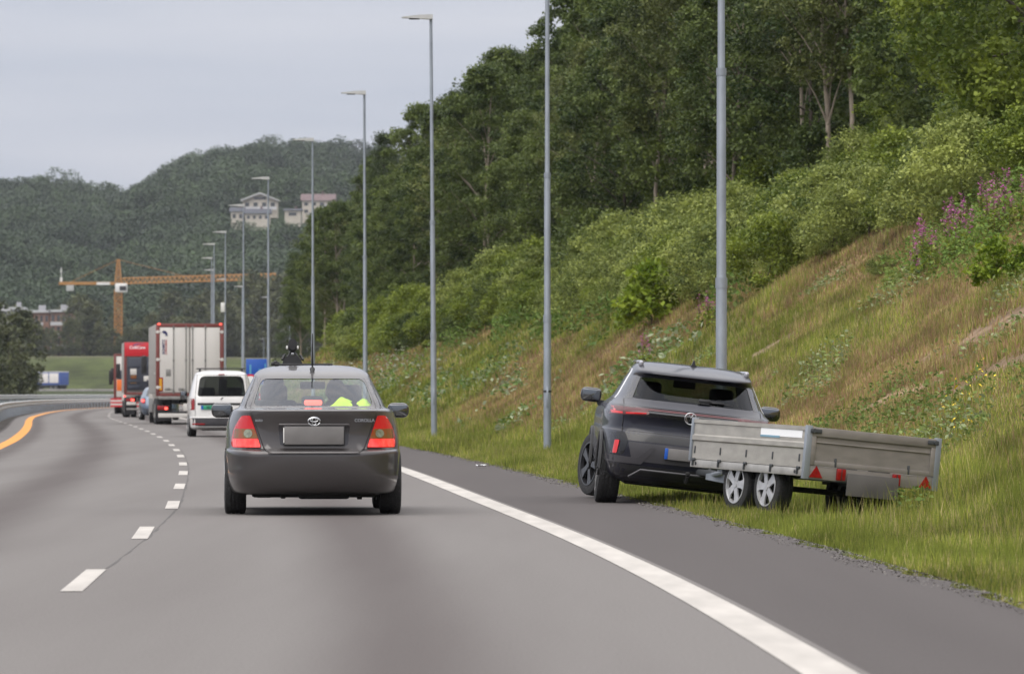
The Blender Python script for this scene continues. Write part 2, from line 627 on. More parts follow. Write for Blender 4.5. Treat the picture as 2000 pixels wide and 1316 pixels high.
def asphalt(name, lo, hi, tracks=True):
    m, t, b = new_mat(name)
    a = t.nodes.new('ShaderNodeAttribute'); a.attribute_name = 'lane'
    sp = t.nodes.new('ShaderNodeSeparateColor'); t.links.new(a.outputs['Color'], sp.inputs[0])
    tcn = t.nodes.new('ShaderNodeTexCoord')
    n1 = t.nodes.new('ShaderNodeTexNoise'); n1.inputs['Scale'].default_value = 60; n1.inputs['Detail'].default_value = 3
    n2 = t.nodes.new('ShaderNodeTexNoise'); n2.inputs['Scale'].default_value = 1.0; n2.inputs['Detail'].default_value = 5
    mpn = t.nodes.new('ShaderNodeMapping'); mpn.inputs['Scale'].default_value = (1.1, 0.05, 1)
    t.links.new(tcn.outputs['Object'], n1.inputs['Vector'])
    t.links.new(tcn.outputs['Object'], mpn.inputs['Vector']); t.links.new(mpn.outputs['Vector'], n2.inputs['Vector'])
    # tyre-worn bands and the oily darker middle of each lane, across the road
    def band(c_, w):
        s = t.nodes.new('ShaderNodeMath'); s.operation = 'SUBTRACT'; s.inputs[1].default_value = (c_ + 20) / 40.0
        t.links.new(sp.outputs['Red'], s.inputs[0])
        q = t.nodes.new('ShaderNodeMath'); q.operation = 'ABSOLUTE'; t.links.new(s.outputs[0], q.inputs[0])
        r = t.nodes.new('ShaderNodeMapRange'); r.interpolation_type = 'SMOOTHSTEP'
        r.inputs['From Min'].default_value = 0; r.inputs['From Max'].default_value = w / 40.0
        r.inputs['To Min'].default_value = 1; r.inputs['To Max'].default_value = 0
        t.links.new(q.outputs[0], r.inputs['Value'])
        return r.outputs['Result']
    mixv = None
    if tracks:
        for c_, w in ((-1.75, 0.75), (-5.1, 0.8), (-6.9, 0.5)):
            o_ = band(c_, w)
            if mixv is None: mixv = o_
            else:
                ad = t.nodes.new('ShaderNodeMath'); ad.operation = 'MAXIMUM'
                t.links.new(mixv, ad.inputs[0]); t.links.new(o_, ad.inputs[1]); mixv = ad.outputs[0]
    base = t.nodes.new('ShaderNodeMix'); base.data_type = 'RGBA'
    base.inputs['A'].default_value = (*hi, 1); base.inputs['B'].default_value = (*lo, 1)
    if mixv is not None:
        sc = t.nodes.new('ShaderNodeMath'); sc.operation = 'MULTIPLY_ADD'; sc.inputs[1].default_value = 0.95
        sc2 = t.nodes.new('ShaderNodeMapRange'); sc2.inputs['From Min'].default_value = 0.3; sc2.inputs['From Max'].default_value = 0.7; sc2.inputs['To Min'].default_value = -0.12; sc2.inputs['To Max'].default_value = 0.25
        t.links.new(n2.outputs['Fac'], sc2.inputs['Value'])
        t.links.new(mixv, sc.inputs[0]); t.links.new(sc2.outputs['Result'], sc.inputs[2])
        t.links.new(sc.outputs[0], base.inputs['Factor'])
    else:
        t.links.new(n2.outputs['Fac'], base.inputs['Factor'])
    mr2 = t.nodes.new('ShaderNodeMapRange'); mr2.inputs['From Min'].default_value = 0.25; mr2.inputs['From Max'].default_value = 0.75
    mr2.inputs['To Min'].default_value = 0.8; mr2.inputs['To Max'].default_value = 1.2
    t.links.new(n1.outputs['Fac'], mr2.inputs['Value'])
    v = t.nodes.new('ShaderNodeVectorMath'); v.operation = 'SCALE'
    t.links.new(base.outputs['Result'], v.inputs[0]); t.links.new(mr2.outputs['Result'], v.inputs['Scale'])
    t.links.new(v.outputs['Vector'], b.inputs['Base Color'])
    b.inputs['Roughness'].default_value = 0.85
    b.inputs['Specular IOR Level'].default_value = 0.12
    return m


M['asphalt'] = asphalt('asphalt', (0.098, 0.087, 0.084), (0.163, 0.153, 0.147))
M['shoulder'] = asphalt('shoulder_asphalt', (0.074, 0.066, 0.065), (0.096, 0.087, 0.085), False)
M['paint'] = pmat('white_road_paint', (0.42, 0.395, 0.365), 0.75, var=0.12, scale=1.5, stretch=(3, 0.4, 1))
M['ypaint'] = pmat('yellow_road_paint', (0.62, 0.25, 0.028), 0.7, var=0.08, scale=1.5, stretch=(3, 0.4, 1))
tag(strip('road', -7.9, 0.17, -20, 1100, 0.0, M['asphalt'], n=12), kind='structure')
tag(strip('road_shoulder', 0.17, 1.72, -20, 1100, -0.002, M['shoulder'], step=0.4, wob=0.16, n=2), kind='structure')
tag(strip('road_shoulder', -8.0, -7.9, -20, 1100, -0.002, M['shoulder']), kind='structure')
tag(strip('road_opposite', -20.3, -11.8, 120, 1100, 0.26, M['shoulder'], n=4), kind='structure')
tag(strip('edge_line', -0.12, 0.12, -10, 1000, 0.004, M['paint']), kind='structure')
tag(strip('yellow_line', -7.38, -7.08, 60, 1000, 0.004, M['ypaint']), kind='structure')
M['joint'] = pmat('tarred_joint', (0.088, 0.083, 0.080), 0.9, var=0.2, scale=2)
_jo = lambda d: -float(np.interp(d, [10, 30, 36, 48, 60], [4.1, 3.74, 3.64, 3.48, 3.33]))
tag(strip('road_joint', lambda d: _jo(d) + .02, lambda d: _jo(d) + .036, 34, 120, 0.002, M['joint'], step=1.0, wob=.03), kind='structure')
# lane dashes: one sheet of painted marks
mb = []
dash = [35.8, 48.0, 60.0, 72.0, 84.0, 95.0, 107.0, 118.5, 130.0] + list(np.arange(142, 600, 12.0))
Vs, Fs = [], []
for d in dash:
    L = 4.2
    for d0, d1 in ((d - L / 2, d + L / 2),):
        w = 0.066
        o_ = float(np.interp(d, [30, 36, 48, 60], [3.72, 3.64, 3.53, 3.38]))
        k = len(Vs)
        Vs += [(E(d0) - o_ - w, d0, 0.004), (E(d0) - o_ + w, d0, 0.004), (E(d1) - o_ + w, d1, 0.004), (E(d1) - o_ - w, d1, 0.004)]
        Fs.append((k, k + 1, k + 2, k + 3))
tag(link('lane_line', np_mesh('lane_line', Vs, Fs, 4), M['paint']), kind='structure')

# ------------------------------------------------------------------ plants
def leaf_tris(P, size, tint, up=0.5, flat=None):
    """one kite-shaped leaf clump per point (two triangles as a quad); P (n,3)"""
    n = len(P)
    nrm = rng.normal(size=(n, 3))
    nrm[:, 2] += up * 2
    nrm /= np.linalg.norm(nrm, axis=1)[:, None]
    a = np.cross(nrm, rng.normal(size=(n, 3)))
    a /= np.linalg.norm(a, axis=1)[:, None]
    b_ = np.cross(nrm, a)
    s = (size * (0.6 + 0.8 * rng.random(n)))[:, None]
    V = np.stack([P - a * s * 0.5, P + b_ * s * 0.32 + nrm * s * 0.08, P + a * s * 0.6, P - b_ * s * 0.32 + nrm * s * 0.08], 1).reshape(-1, 3)
    Fq = np.arange(4 * n).reshape(n, 4)
    return V, Fq, np.repeat(tint, 4)


def rand_in_ball(n):
    v = rng.normal(size=(n, 3))
    v /= np.linalg.norm(v, axis=1)[:, None]
    return v * (rng.random(n) ** (1 / 2.2))[:, None]


def crown_mesh(name, H, base, rad, n_clump, per, leaf, shape='oval', crad=0.48):
    cs, ts = [], []
    for i in range(n_clump):
        t = rng.random()
        z = base + (H - base) * t
        if shape == 'oval':
            r = rad * (math.sin(math.pi * min(1, (t * 0.86 + 0.12))) ** 0.7)
        elif shape == 'cone':
            r = rad * (1 - t) ** 0.85 + 0.08
        else:
            r = rad * math.sqrt(max(0.0, 1 - t * t)) * 1.0
        a = rng.random() * 2 * math.pi
        q = r * (0.35 + 0.65 * math.sqrt(rng.random()))
        cs.append((q * math.cos(a), q * math.sin(a), z))
        ts.append(rng.random() * 0.55 + 0.08)
    cs = np.array(cs); ts = np.array(ts)
    cr_ = crad * (0.6 + 0.8 * rng.random(n_clump))
    P = np.repeat(cs, per, 0) + rand_in_ball(n_clump * per) * np.repeat(cr_, per)[:, None] * np.array([1, 1, 0.62])
    tint = np.repeat(ts, per) + rng.normal(size=n_clump * per) * 0.10
    V, Fq, tn = leaf_tris(P, leaf, np.clip(tint, 0, 1))
    return np_mesh(name, V, Fq, 4, {'tint': tn}), cs


def trunk_mesh(name, H, cs, r0=0.11, lean=0.4, nb=12, start=0.25):
    mb = MB()
    lx, ly = random.uniform(-lean, lean), random.uniform(-lean, lean)
    pts = []
    for i in range(8):
        t = i / 7
        pts.append(Vector((lx * t ** 1.5 + random.uniform(-.06, .06) * (i > 0), ly * t ** 1.5 + random.uniform(-.06, .06) * (i > 0), H * 0.93 * t - 0.25 * (i == 0))))
    mb.tube(pts, [r0 * (1 - 0.85 * i / 7) for i in range(8)], 7)
    for k in range(min(nb, len(cs))):
        c = Vector(cs[random.randrange(len(cs))])
        t = max(start, min(0.85, (c.z / H) - 0.14))
        f = t * 7
        i = min(6, int(f))
        p = pts[i].lerp(pts[i + 1], f - i)
        m = p.lerp(c, 0.5) + Vector((0, 0, 0.12))
        r = r0 * (1 - 0.85 * t) * 0.5
        mb.tube([p, m, c], [r, r * 0.6, r * 0.25], 5)
    return mb.mesh(name, 60)


M['bark'] = pmat('pale_bark', (0.36, 0.30, 0.24), 0.9, col2=(0.17, 0.14, 0.11), scale=5, stretch=(1, 1, 0.3))
M['bark2'] = pmat('dark_bark', (0.07, 0.055, 0.045), 0.9, var=0.3, scale=5)
M['leafA'] = leaf_mat('broadleaf_foliage', (0.020, 0.042, 0.012), (0.170, 0.215, 0.050))
M['leafB'] = leaf_mat('birch_foliage', (0.026, 0.044, 0.014), (0.200, 0.225, 0.065))
M['leafC'] = leaf_mat('spruce_foliage', (0.022, 0.040, 0.015), (0.110, 0.145, 0.050))
M['leafW'] = leaf_mat('willow_foliage', (0.045, 0.080, 0.016), (0.44, 0.49, 0.13), 0.3)
M['leafM'] = leaf_mat('maple_foliage', (0.05, 0.11, 0.010), (0.30, 0.38, 0.035), 0.35)
M['leafD'] = leaf_mat('far_foliage', (0.010, 0.024, 0.012), (0.062, 0.100, 0.034), 0.15, 0.35)
M['leafE'] = leaf_mat('valley_foliage', (0.016, 0.028, 0.010), (0.120, 0.130, 0.050), 0.15, 0.45)
M['leafN'] = leaf_mat('near_foliage', (0.035, 0.070, 0.010), (0.30, 0.36, 0.05), 0.3)

# prototypes of the bank's trees: (mesh pairs)
KINDS = []
for nm, H, base, rad, nc, per, lf, shp, mt, bk in (
        ('alder', 10.5, 3.6, 2.3, 190, 125, 0.125, 'oval', 'leafA', 'bark'),
        ('alder', 11.5, 2.2, 2.6, 210, 125, 0.13, 'oval', 'leafA', 'bark'),
        ('birch', 12.0, 4.2, 2.1, 190, 115, 0.11, 'oval', 'leafB', 'bark'),
        ('birch', 10.0, 1.6, 2.5, 200, 115, 0.11, 'oval', 'leafB', 'bark'),
        ('rowan', 8.5, 0.9, 2.7, 210, 115, 0.12, 'oval', 'leafA', 'bark2'),
        ('spruce', 12.5, 0.8, 2.2, 210, 95, 0.11, 'cone', 'leafC', 'bark2'),
        ('aspen', 11.0, 5.2, 1.9, 130, 110, 0.12, 'oval', 'leafB', 'bark')):
    cm, cs = crown_mesh(nm + '_crown', H, base, rad, nc, per, lf, shp)
    KINDS.append((nm + '_tree', cm, trunk_mesh(nm + '_trunk', H, cs, 0.10, 0.7, 18), M[mt], M[bk], H))
for k_, (n_, cm, tm, lm, bm_, H_) in enumerate(KINDS):
    cm.materials.append(lm)
    tm.materials.append(bm_)


def plant(kind, x, D, scale, rot, label, group, cat='tree', z=None, lean=(0, 0)):
    n_, cm, tm, lm, bm_, H_ = kind
    zz = float(height(x, D)) if z is None else z
    r = empty(n_, (x, D, zz), (lean[0], lean[1], rot), scale)
    tag(r, label, cat, group)
    c = bpy.data.objects.new('crown', cm); C.objects.link(c); c.parent = r
    if tm is not None:
        t_ = bpy.data.objects.new('trunk', tm); C.objects.link(t_); t_.parent = r
    return r


LBL = {'aspen_tree': 'slim tree with a pale bare trunk at the wood edge %s',
       'alder_tree': 'dark green leafy alder tree in the wood %s',
       'birch_tree': 'slender pale green birch tree in the wood %s',
       'rowan_tree': 'low bushy green tree edging the wood %s',
       'spruce_tree': 'dark pointed spruce tree among leafy trees %s'}
BAND = ((130, 'above the purple fireweed'), (170, 'behind the nearest lamp post'), (230, 'behind the second lamp post'),
        (310, 'beside the third lamp post'), (390, 'near the fourth lamp post'), (999, 'at the far end of the bank'))


def band(D):
    for d, s in BAND:
        if D < d: return s


count = 0
taken = []
for row, (u_lo, u_hi, dd) in enumerate(((12.6, 15.2, 5.2), (15.5, 18.5, 5.2), (19, 23, 6.2), (24, 29, 7.2), (31, 38, 8.5), (42, 52, 11))):
    D = 112.0
    while D < 452:
        u = random.uniform(u_lo, u_hi)
        x = float(E(D)) + u
        px = 1000 + x / D * F
        if D > 380: u = random.uniform(u_lo - 3.5, u_hi - 2.5); x = float(E(D)) + u
        ok = px < 2090 and px - 2.3 / D * F > 628
        zt = float(height(x, D))
        if ok and not (row == 0 and D < 150 and px > 1500):
            r = random.random()
            k = 5 if r < 0.07 else (4 if (r < 0.3 and row == 0) else random.choice((0, 1, 0, 1, 2, 3, 4)))
            kd = KINDS[k]
            s = random.uniform(0.78, 1.12) * (0.9 if row == 0 else 1.0)
            plant(kd, x, D, s, random.uniform(0, 6.28), LBL[kd[0]] % band(D), 'trees of the wood above the motorway bank')
            count += 1
        D += dd * random.uniform(0.75, 1.25) * (1.0 if D < 300 else 1.25)

for px, D, s in ((1392, 178, 1.0), (1452, 172, .95), (1340, 200, .9), (1568, 160, .8), (1240, 215, .9), (1112, 250, .9), (1665, 150, .8), (1500, 190, 1.0), (1280, 185, .85)):
    plant(KINDS[6], at(px, D), D, s, random.uniform(0, 6.28), LBL['aspen_tree'] % band(D), 'trees of the wood above the motorway bank')
# big near crown hanging into the picture at the top of the bank
cmN, csN = crown_mesh('near_crown', 9.5, 0.8, 3.1, 320, 130, 0.115, 'oval')
cmN.materials.append(M['leafN'])
tmN = trunk_mesh('near_trunk', 9.5, csN, 0.14); tmN.materials.append(M['bark2'])
NEAR = ('ash_tree', cmN, tmN, None, None, 9.5)
plant(NEAR, at(2050, 112), 112, 1.0, 0.4, 'sunlit yellow green tree overhanging the bank above the fireweed, nearest of the wood', None)
plant(NEAR, at(2000, 124), 124, 0.92, 2.4, 'bright leafy tree directly behind the nearest overhanging tree', None)
plant(NEAR, at(1790, 142), 142, 0.55, 1.4, 'small light green tree between the willow scrub and the dark wood', None)

# scrub on the upper bank
def bush_proto(nm, H, rad, nc, per, lf, mt):
    cm, cs = crown_mesh(nm, H, 0.15, rad, nc, per, lf, 'dome', 0.42)
    cm.materials.append(M[mt])
    tm = trunk_mesh(nm + '_stems', H * 0.8, cs, 0.03, 0.2, 10, 0.05); tm.materials.append(M['bark2'])
    return (nm, cm, tm, None, None, H)


BU = [bush_proto('willow_shrub', 2.1, 1.5, 85, 100, 0.085, 'leafW'), bush_proto('willow_shrub', 1.7, 1.6, 80, 100, 0.085, 'leafW'),
      bush_proto('green_shrub', 1.9, 1.3, 75, 100, 0.09, 'leafN'), bush_proto('dark_shrub', 2.3, 1.4, 75, 100, 0.10, 'leafA')]
MAPLE = bush_proto('maple_shrub', 2.2, 1.1, 42, 40, 0.22, 'leafM')
BL = {'willow_shrub': 'grey green willow shrub with pale leaves in the scrub %s', 'green_shrub': 'fresh green leafy shrub in the scrub %s',
      'dark_shrub': 'dark green shrub at the foot of the trees %s'}
for row, (u_lo, u_hi, dd) in enumerate(((10.3, 11.3, 3.4), (11.4, 12.8, 3.4), (13.2, 15.4, 4.4), (15.8, 18.5, 6.0))):
    D = 106.0 + row * 3
    while D < 330:
        u = random.uniform(u_lo, u_hi) - 1.4 * float(sstep(190, 280, D)) + (1.3 if D < 125 else 0)
        x = float(E(D)) + u
        px = 1000 + x / D * F
        if 655 < px < 2060:
            k = random.choice((0, 0, 1, 1, 2) if D < 190 else (0, 2, 2, 3, 2))
            if row >= 2 and D > 150: k = random.choice((2, 3, 3))
            kd = BU[k]
            plant(kd, x, D, random.uniform(0.7, 1.25) * (0.72 if row == 0 else 1), random.uniform(0, 6.28), BL[kd[0]] % band(D), 'shrubs of the scrub along the bank', 'shrub')
        D += dd * random.uniform(0.7, 1.3) * (1 if D < 200 else 1.3)
plant(MAPLE, at(1272, 148), 148, 0.72, 0.5, 'bright yellow green maple shrub between the two nearest lamp posts', None, 'shrub')
plant(MAPLE, at(1236, 152), 152, 0.42, 2.5, 'small yellow green maple sapling beside the bright maple shrub', None, 'shrub')
plant(MAPLE, at(1945, 88), 88, 0.34, 0.2, 'lone lime green maple sapling on the grass slope below the fireweed', None, 'shrub')
plant(MAPLE, at(1995, 86), 86, 0.22, 1.7, 'small lime maple shoot next to the lone sapling on the slope', None, 'shrub')
plant(BU[1], at(1725, 108), 108, 0.22, 0.7, 'little grey green bush alone on the grass slope', None, 'shrub')
plant(BU[0], at(1745, 104), 104, 0.16, 2.7, 'tiny grey green bush beside the lone little bush', None, 'shrub')

# fireweed
def fireweed_mesh(green_only=False):
    P, T = [], []
    st = MB()
    for s in range(4):
        x0, y0 = random.uniform(-.22, .22), random.uniform(-.22, .22)
        h = random.uniform(0.75, 1.45)
        st.cyl((x0, y0, -0.1), (x0 * 1.3, y0 * 1.3, h * 0.92), 0.010, 0.005, 4)
        for i in range(30):
            t = random.uniform(0.08, 0.68)
            P.append((x0 * (1 + .3 * t) + random.gauss(0, .05), y0 * (1 + .3 * t) + random.gauss(0, .05), h * t)); T.append(0)
        for i in range(24):
            t = random.uniform(0.70, 1.0)
            w = .05 * (1.25 - t)/.5
            P.append((x0 * (1 + .3 * t) + random.gauss(0, w), y0 * (1 + .3 * t) + random.gauss(0, w), h * t)); T.append(1)
    P = np.array(P); T = np.array(T)
    gV = leaf_tris(P[T == 0], 0.10, rng.random((T == 0).sum()))
    fV = leaf_tris(P[T == 1], 0.048, rng.random((T == 1).sum()))
    g = np_mesh('fireweed_leaves', gV[0], gV[1], 4, {'tint': gV[2]}); g.materials.append(M['leafN'])
    f = np_mesh('fireweed_flowers', fV[0], fV[1], 4, {'tint': fV[2]}); f.materials.append(M['pink'])
    s_ = st.mesh('fireweed_stems', 60); s_.materials.append(M['stem'])
    return g, f, s_


M['pink'] = leaf_mat('fireweed_petals', (0.26, 0.05, 0.18), (0.52, 0.16, 0.38), 0.35)
M['stem'] = pmat('red_green_stem', (0.12, 0.09, 0.04), 0.8, var=0.2)
FW = [fireweed_mesh() for _ in range(3)]


def fireweed(px, py, D0, s, label, group='clumps of fireweed on the bank'):
    # walk along the view ray until the ground is met
    D = D0
    for k in range(600):
        x = at(px, D)
        if float(height(x, D)) > zat(py, D): break
        D += 0.5
    x = at(px, D)
    g, f, st = FW[random.randrange(3)]
    r = empty('fireweed', (x, D, float(height(x, D))), (0, 0, random.uniform(0, 6.28)), s)
    tag(r, label, 'flower', group)
    for n_, m_ in (('leaves', g), ('petals', f), ('stems', st)):
        o = bpy.data.objects.new(n_, m_); C.objects.link(o); o.parent = r
    return r


for k in range(22):
    t = (k + random.random()) / 22
    px = 1790 + 200 * t + random.uniform(-12, 12)
    py = 505 - 118 * t + random.uniform(-10, 22)
    fireweed(px, py + 46, 70, random.uniform(0.5, 0.85), 'tall purple fireweed in the long row above the grass slope')
for px, py, l in ((1385, 590, 'purple fireweed left of the nearest lamp post'), (1368, 604, 'low purple fireweed beside the nearest lamp post'),
                  (1395, 600, 'single purple fireweed against the nearest lamp post'),
                  (1250, 680, 'pale purple fireweed tuft on red grass above the dark car'), (1268, 678, 'faded purple fireweed tuft beside another one above the dark car'),
                  (945, 598, 'faint purple fireweed below the trees between two lamp posts'), (958, 590, 'upper faint purple fireweed below the trees')):
    fireweed(px, py + 45, 90, 0.62, l.replace('left of', 'next to'))


# ------------------------------------------------------------------ grass (nobody could count it)
def blades(n, d0, d1, ulo, uhi, hmin, hmax, w, seed, pxmax=2080):
    g = np.random.default_rng(seed)
    D = d0 + (d1 - d0) * g.random(n)
    u = ulo + (uhi - ulo) * g.random(n)
    x = E(D) + u
    keep = (1000 + x / D * F < pxmax) & (1000 + x / D * F > -80) & (u > 1.72 + 0.55 * vnoise(x * 0.1 + 4, D * 0.9) + 0.35 * vnoise(3.0, D * 3.1))
    dens = vnoise(x * 1.2 + 50, D * 0.6) + 0.5
    keep &= g.random(n) < 0.35 + dens
    pm = patch_mask(x, D)
    keep &= g.random(n) > pm * 0.95
    x, D, u, pm = x[keep], D[keep], u[keep], pm[keep]
    n = len(x)
    z = height(x, D) - 0.02
    rm = red_mask(x, D)
    hn = 0.55 + 0.9 * (vnoise(x * 0.7 + 8, D * 0.3) + 0.5)
    h = (hmin + (hmax - hmin) * g.random(n) ** 1.7) * hn
    edge = sstep(1.5, 2.6, u)
    h = h * (0.35 + 0.65 * edge) * (1 - 0.35 * sstep(4.5, 6.0, u))
    a = g.random(n) * 6.283
    lean = (0.05 + 0.35 * g.random(n)) * h
    b_ = g.random(n) * 6.283
    ca, sa = np.cos(a) * w * 0.5, np.sin(a) * w * 0.5
    p0 = np.stack([x - ca, D - sa, z], 1); p1 = np.stack([x + ca, D + sa, z], 1)
    mx_ = np.stack([x + np.cos(b_) * lean * 0.35, D + np.sin(b_) * lean * 0.35, z + h * 0.6], 1)
    off = np.stack([ca * 0.8, sa * 0.8, 0 * ca], 1)
    tip = np.stack([x + np.cos(b_) * lean, D + np.sin(b_) * lean, z + h * 0.95], 1)
    V = np.stack([p0, p1, tip], 1).reshape(-1, 3)
    Fq = np.arange(3 * n).reshape(n, 3)
    green = np.array([0.185, 0.215, 0.040]); lime = np.array([0.29, 0.30, 0.058]); straw = np.array([0.37, 0.31, 0.14]); red = np.array([0.29, 0.185, 0.105]); dark = np.array([0.12, 0.155, 0.035])
    r = g.random(n)
    c = np.where((r < 0.45)[:, None], green, np.where((r < 0.68)[:, None], lime, np.where((r < 0.82)[:, None], dark, straw)))
    r2 = g.random(n) < rm * 0.72
    c = np.where(r2[:, None], np.where((g.random(n) < 0.7)[:, None], red, straw), c)
    gp = sstep(0.05, 0.22, vnoise(x * 0.8 + 77, D * 0.14 + 5)) * 0.8 > g.random(n)
    c = np.where((gp & ~r2)[:, None], green * 0.95, c)
    c = c * (0.75 + 0.5 * g.random(n))[:, None] * (1 + 0.7 * vnoise(x * 1.9 + 6, D * 0.55) + 0.4 * vnoise(x * 5, D * 1.8))[:, None]
    return V, Fq, np.repeat(c, 3, 0)


parts = []
for a_ in ((420000, 30, 66, 1.55, 8.0, .05, .21, .014, 1), (560000, 60, 112, 1.5, 12.5, .07, .32, .018, 2),
           (360000, 108, 170, 1.5, 15, .09, .38, .028, 3), (240000, 165, 310, 1.5, 12, .12, .42, .05, 4), (40000, 300, 460, 1.5, 14, .2, .6, .11, 5)):
    parts.append(blades(*a_))
# sparse tall seed stalks in front of the trailer and along the verge
parts.append(blades(3000, 49, 60, 2.5, 5.2, .20, .42, .012, 9))
off = 0
VV, FF, CC = [], [], []
for V, Fq, c in parts:
    VV.append(V); FF.append(Fq + off); CC.append(c); off += len(V)
M['grass'] = vcol_mat('grass_blades', 0.3)
gme = np_mesh('grass', np.concatenate(VV), np.concatenate(FF), 3, {'tint': np.concatenate(CC)})
tag(link('grass', gme, M['grass']), 'long mixed green and reddish grass covering the motorway bank', 'grass', kind='stuff')

# broad-leaved weeds in strips on the bank, white umbels, yellow flowers
def scatter_leaves(name, n, d0, d1, ulo, uhi, thr, size, cols, fx, fy, seed, hmax=0.28, sx=0.8, sy=0.12):
    g = np.random.default_rng(seed)
    D = d0 + (d1 - d0) * g.random(n); u = ulo + (uhi - ulo) * g.random(n); x = E(D) + u
    m = (vnoise(x * sx + fx, D * sy + fy) + 0.5 * vnoise(x * 2.3 + fx, D * 0.9)) > thr
    m &= (1000 + x / D * F < 2080) & (patch_mask(x, D) < 0.25)
    x, D = x[m], D[m]
    z = height(x, D) + 0.04 + hmax * g.random(len(x)) ** 1.5
    V, Fq, _ = leaf_tris(np.stack([x, D, z], 1), size, np.zeros(len(x)), 0.8)
    c = np.array(cols)[g.integers(0, len(cols), len(x))] * (0.7 + 0.6 * g.random(len(x)))[:, None]
    return V, Fq, np.repeat(c, 4, 0)


wp = [scatter_leaves('w', 60000, 52, 125, 4.5, 10.5, 0.26, 0.065, [(0.15, 0.20, 0.05), (0.19, 0.24, 0.08), (0.26, 0.30, 0.16)], 12, 3, 21),
      scatter_leaves('w', 22000, 45, 80, 3.8, 7.0, 0.30, 0.06, [(0.11, 0.17, 0.04), (0.14, 0.19, 0.05)], 40, 8, 22, 0.25),
      scatter_leaves('w', 15000, 120, 260, 4.5, 9.0, 0.2, 0.14, [(0.14, 0.20, 0.07), (0.10, 0.17, 0.04), (0.28, 0.32, 0.20)], 22, 5, 23),
      scatter_leaves('w', 30000, 130, 300, 9.0, 12, 0.02, 0.13, [(0.09, 0.15, 0.03), (0.12, 0.19, 0.04), (0.15, 0.20, 0.06)], 5, 1, 24, 0.8),
      scatter_leaves('w', 15000, 78, 104, 9.3, 12.2, -0.1, 0.07, [(0.12, 0.19, 0.04), (0.16, 0.23, 0.05), (0.10, 0.17, 0.03)], 2, 9, 26, 0.75),
      scatter_leaves('w', 5000, 200, 300, 6.5, 9.0, 0.12, 0.12, [(0.36, 0.38, 0.29), (0.14, 0.22, 0.05), (0.14, 0.22, 0.05)], 31, 15, 25, 0.7)]
off = 0
VV, FF, CC = [], [], []
for V, Fq, c in wp:
    VV.append(V); FF.append(Fq + off); CC.append(c); off += len(V)
wm = np_mesh('broad_leaved_weeds', np.concatenate(VV), np.concatenate(FF), 4, {'tint': np.concatenate(CC)})
tag(link('undergrowth', wm, M['grass']), 'broad leaved weeds growing in patches over the bank', 'undergrowth', kind='stuff')
V, Fq, _ = leaf_tris(np.array([(x, d, float(height(x, d)) + random.uniform(.18, .34)) for x, d in ((at(random.gauss(1885, 30), dd_), dd_) for dd_ in [random.uniform(64, 70) for _ in range(60)])]), 0.04, np.zeros(60))
ym = np_mesh('yellow_flowers', V, Fq, 4)
tag(link('yellow_wildflower_foliage', ym, pmat('yellow_petals', (0.75, 0.55, 0.02), 0.7)), 'loose scatter of small yellow wildflowers on the slope beyond the trailer', 'wildflowers', kind='stuff')

# loose gravel along the broken edge of the shoulder
g_ = np.random.default_rng(61)
D = 26 + 110 * g_.random(15000) ** 1.5
u = 1.50 + 0.50 * g_.random(15000) + 0.15 * vnoise(2.0, D * .8)
x = E(D) + u
V, Fq, _ = leaf_tris(np.stack([x, D, 0.004 + 0.012 * g_.random(15000) - 0.06 * sstep(1.7, 2.0, u)], 1), 0.016, np.zeros(15000), 1.6)
gc = np.array([0.13, 0.12, 0.113]) * (0.6 + 0.9 * g_.random(15000))[:, None]
tag(link('gravel', np_mesh('gravel', V, Fq, 4, {'tint': np.repeat(gc, 4, 0)}), vcol_mat('gravel_stone', 0.0)), 'loose grey gravel and dirt between the shoulder and the grass', 'gravel', kind='stuff')

# ------------------------------------------------------------------ far wood on the hill: one mass
N = 3900
D = 1560 + 1000 * rng.random(N) ** 1.05
px = -220 + 1300 * rng.random(N)
x = (px - 1000) * D / F
hm = ((px > 445) & (px < 670) & (D > 1955) & (D < 2045))
x, D = x[~hm], D[~hm]
N = len(x)
z = height(x, D)
rr = 3.4 + 2.8 * rng.random(N)
per = 380
dirs = rng.normal(size=(N * per, 3)); dirs /= np.linalg.norm(dirs, axis=1)[:, None]
dirs[:, 2] = np.abs(dirs[:, 2]) * 1.35 - 0.3
P = np.repeat(np.stack([x, D, z + rr * 0.75], 1), per, 0) + dirs * np.repeat(rr, per)[:, None] * (0.75 + 0.35 * rng.random(N * per))[:, None]
tree_t = 0.10 + 0.6 * rng.random(N) + 0.4 * (vnoise(x * 0.02, D * 0.012))
tint = np.clip(np.repeat(tree_t, per) + 0.05 * rng.normal(size=N * per), 0, 1)
V, Fq, tn = leaf_tris(P, 0.9, tint, 1.0)
fw = np_mesh('far_wood', V, Fq, 4, {'tint': tn})
tag(link('far_woods', fw, M['leafD']), 'dense leafy wood covering the far hill behind the houses', 'wood', kind='stuff')

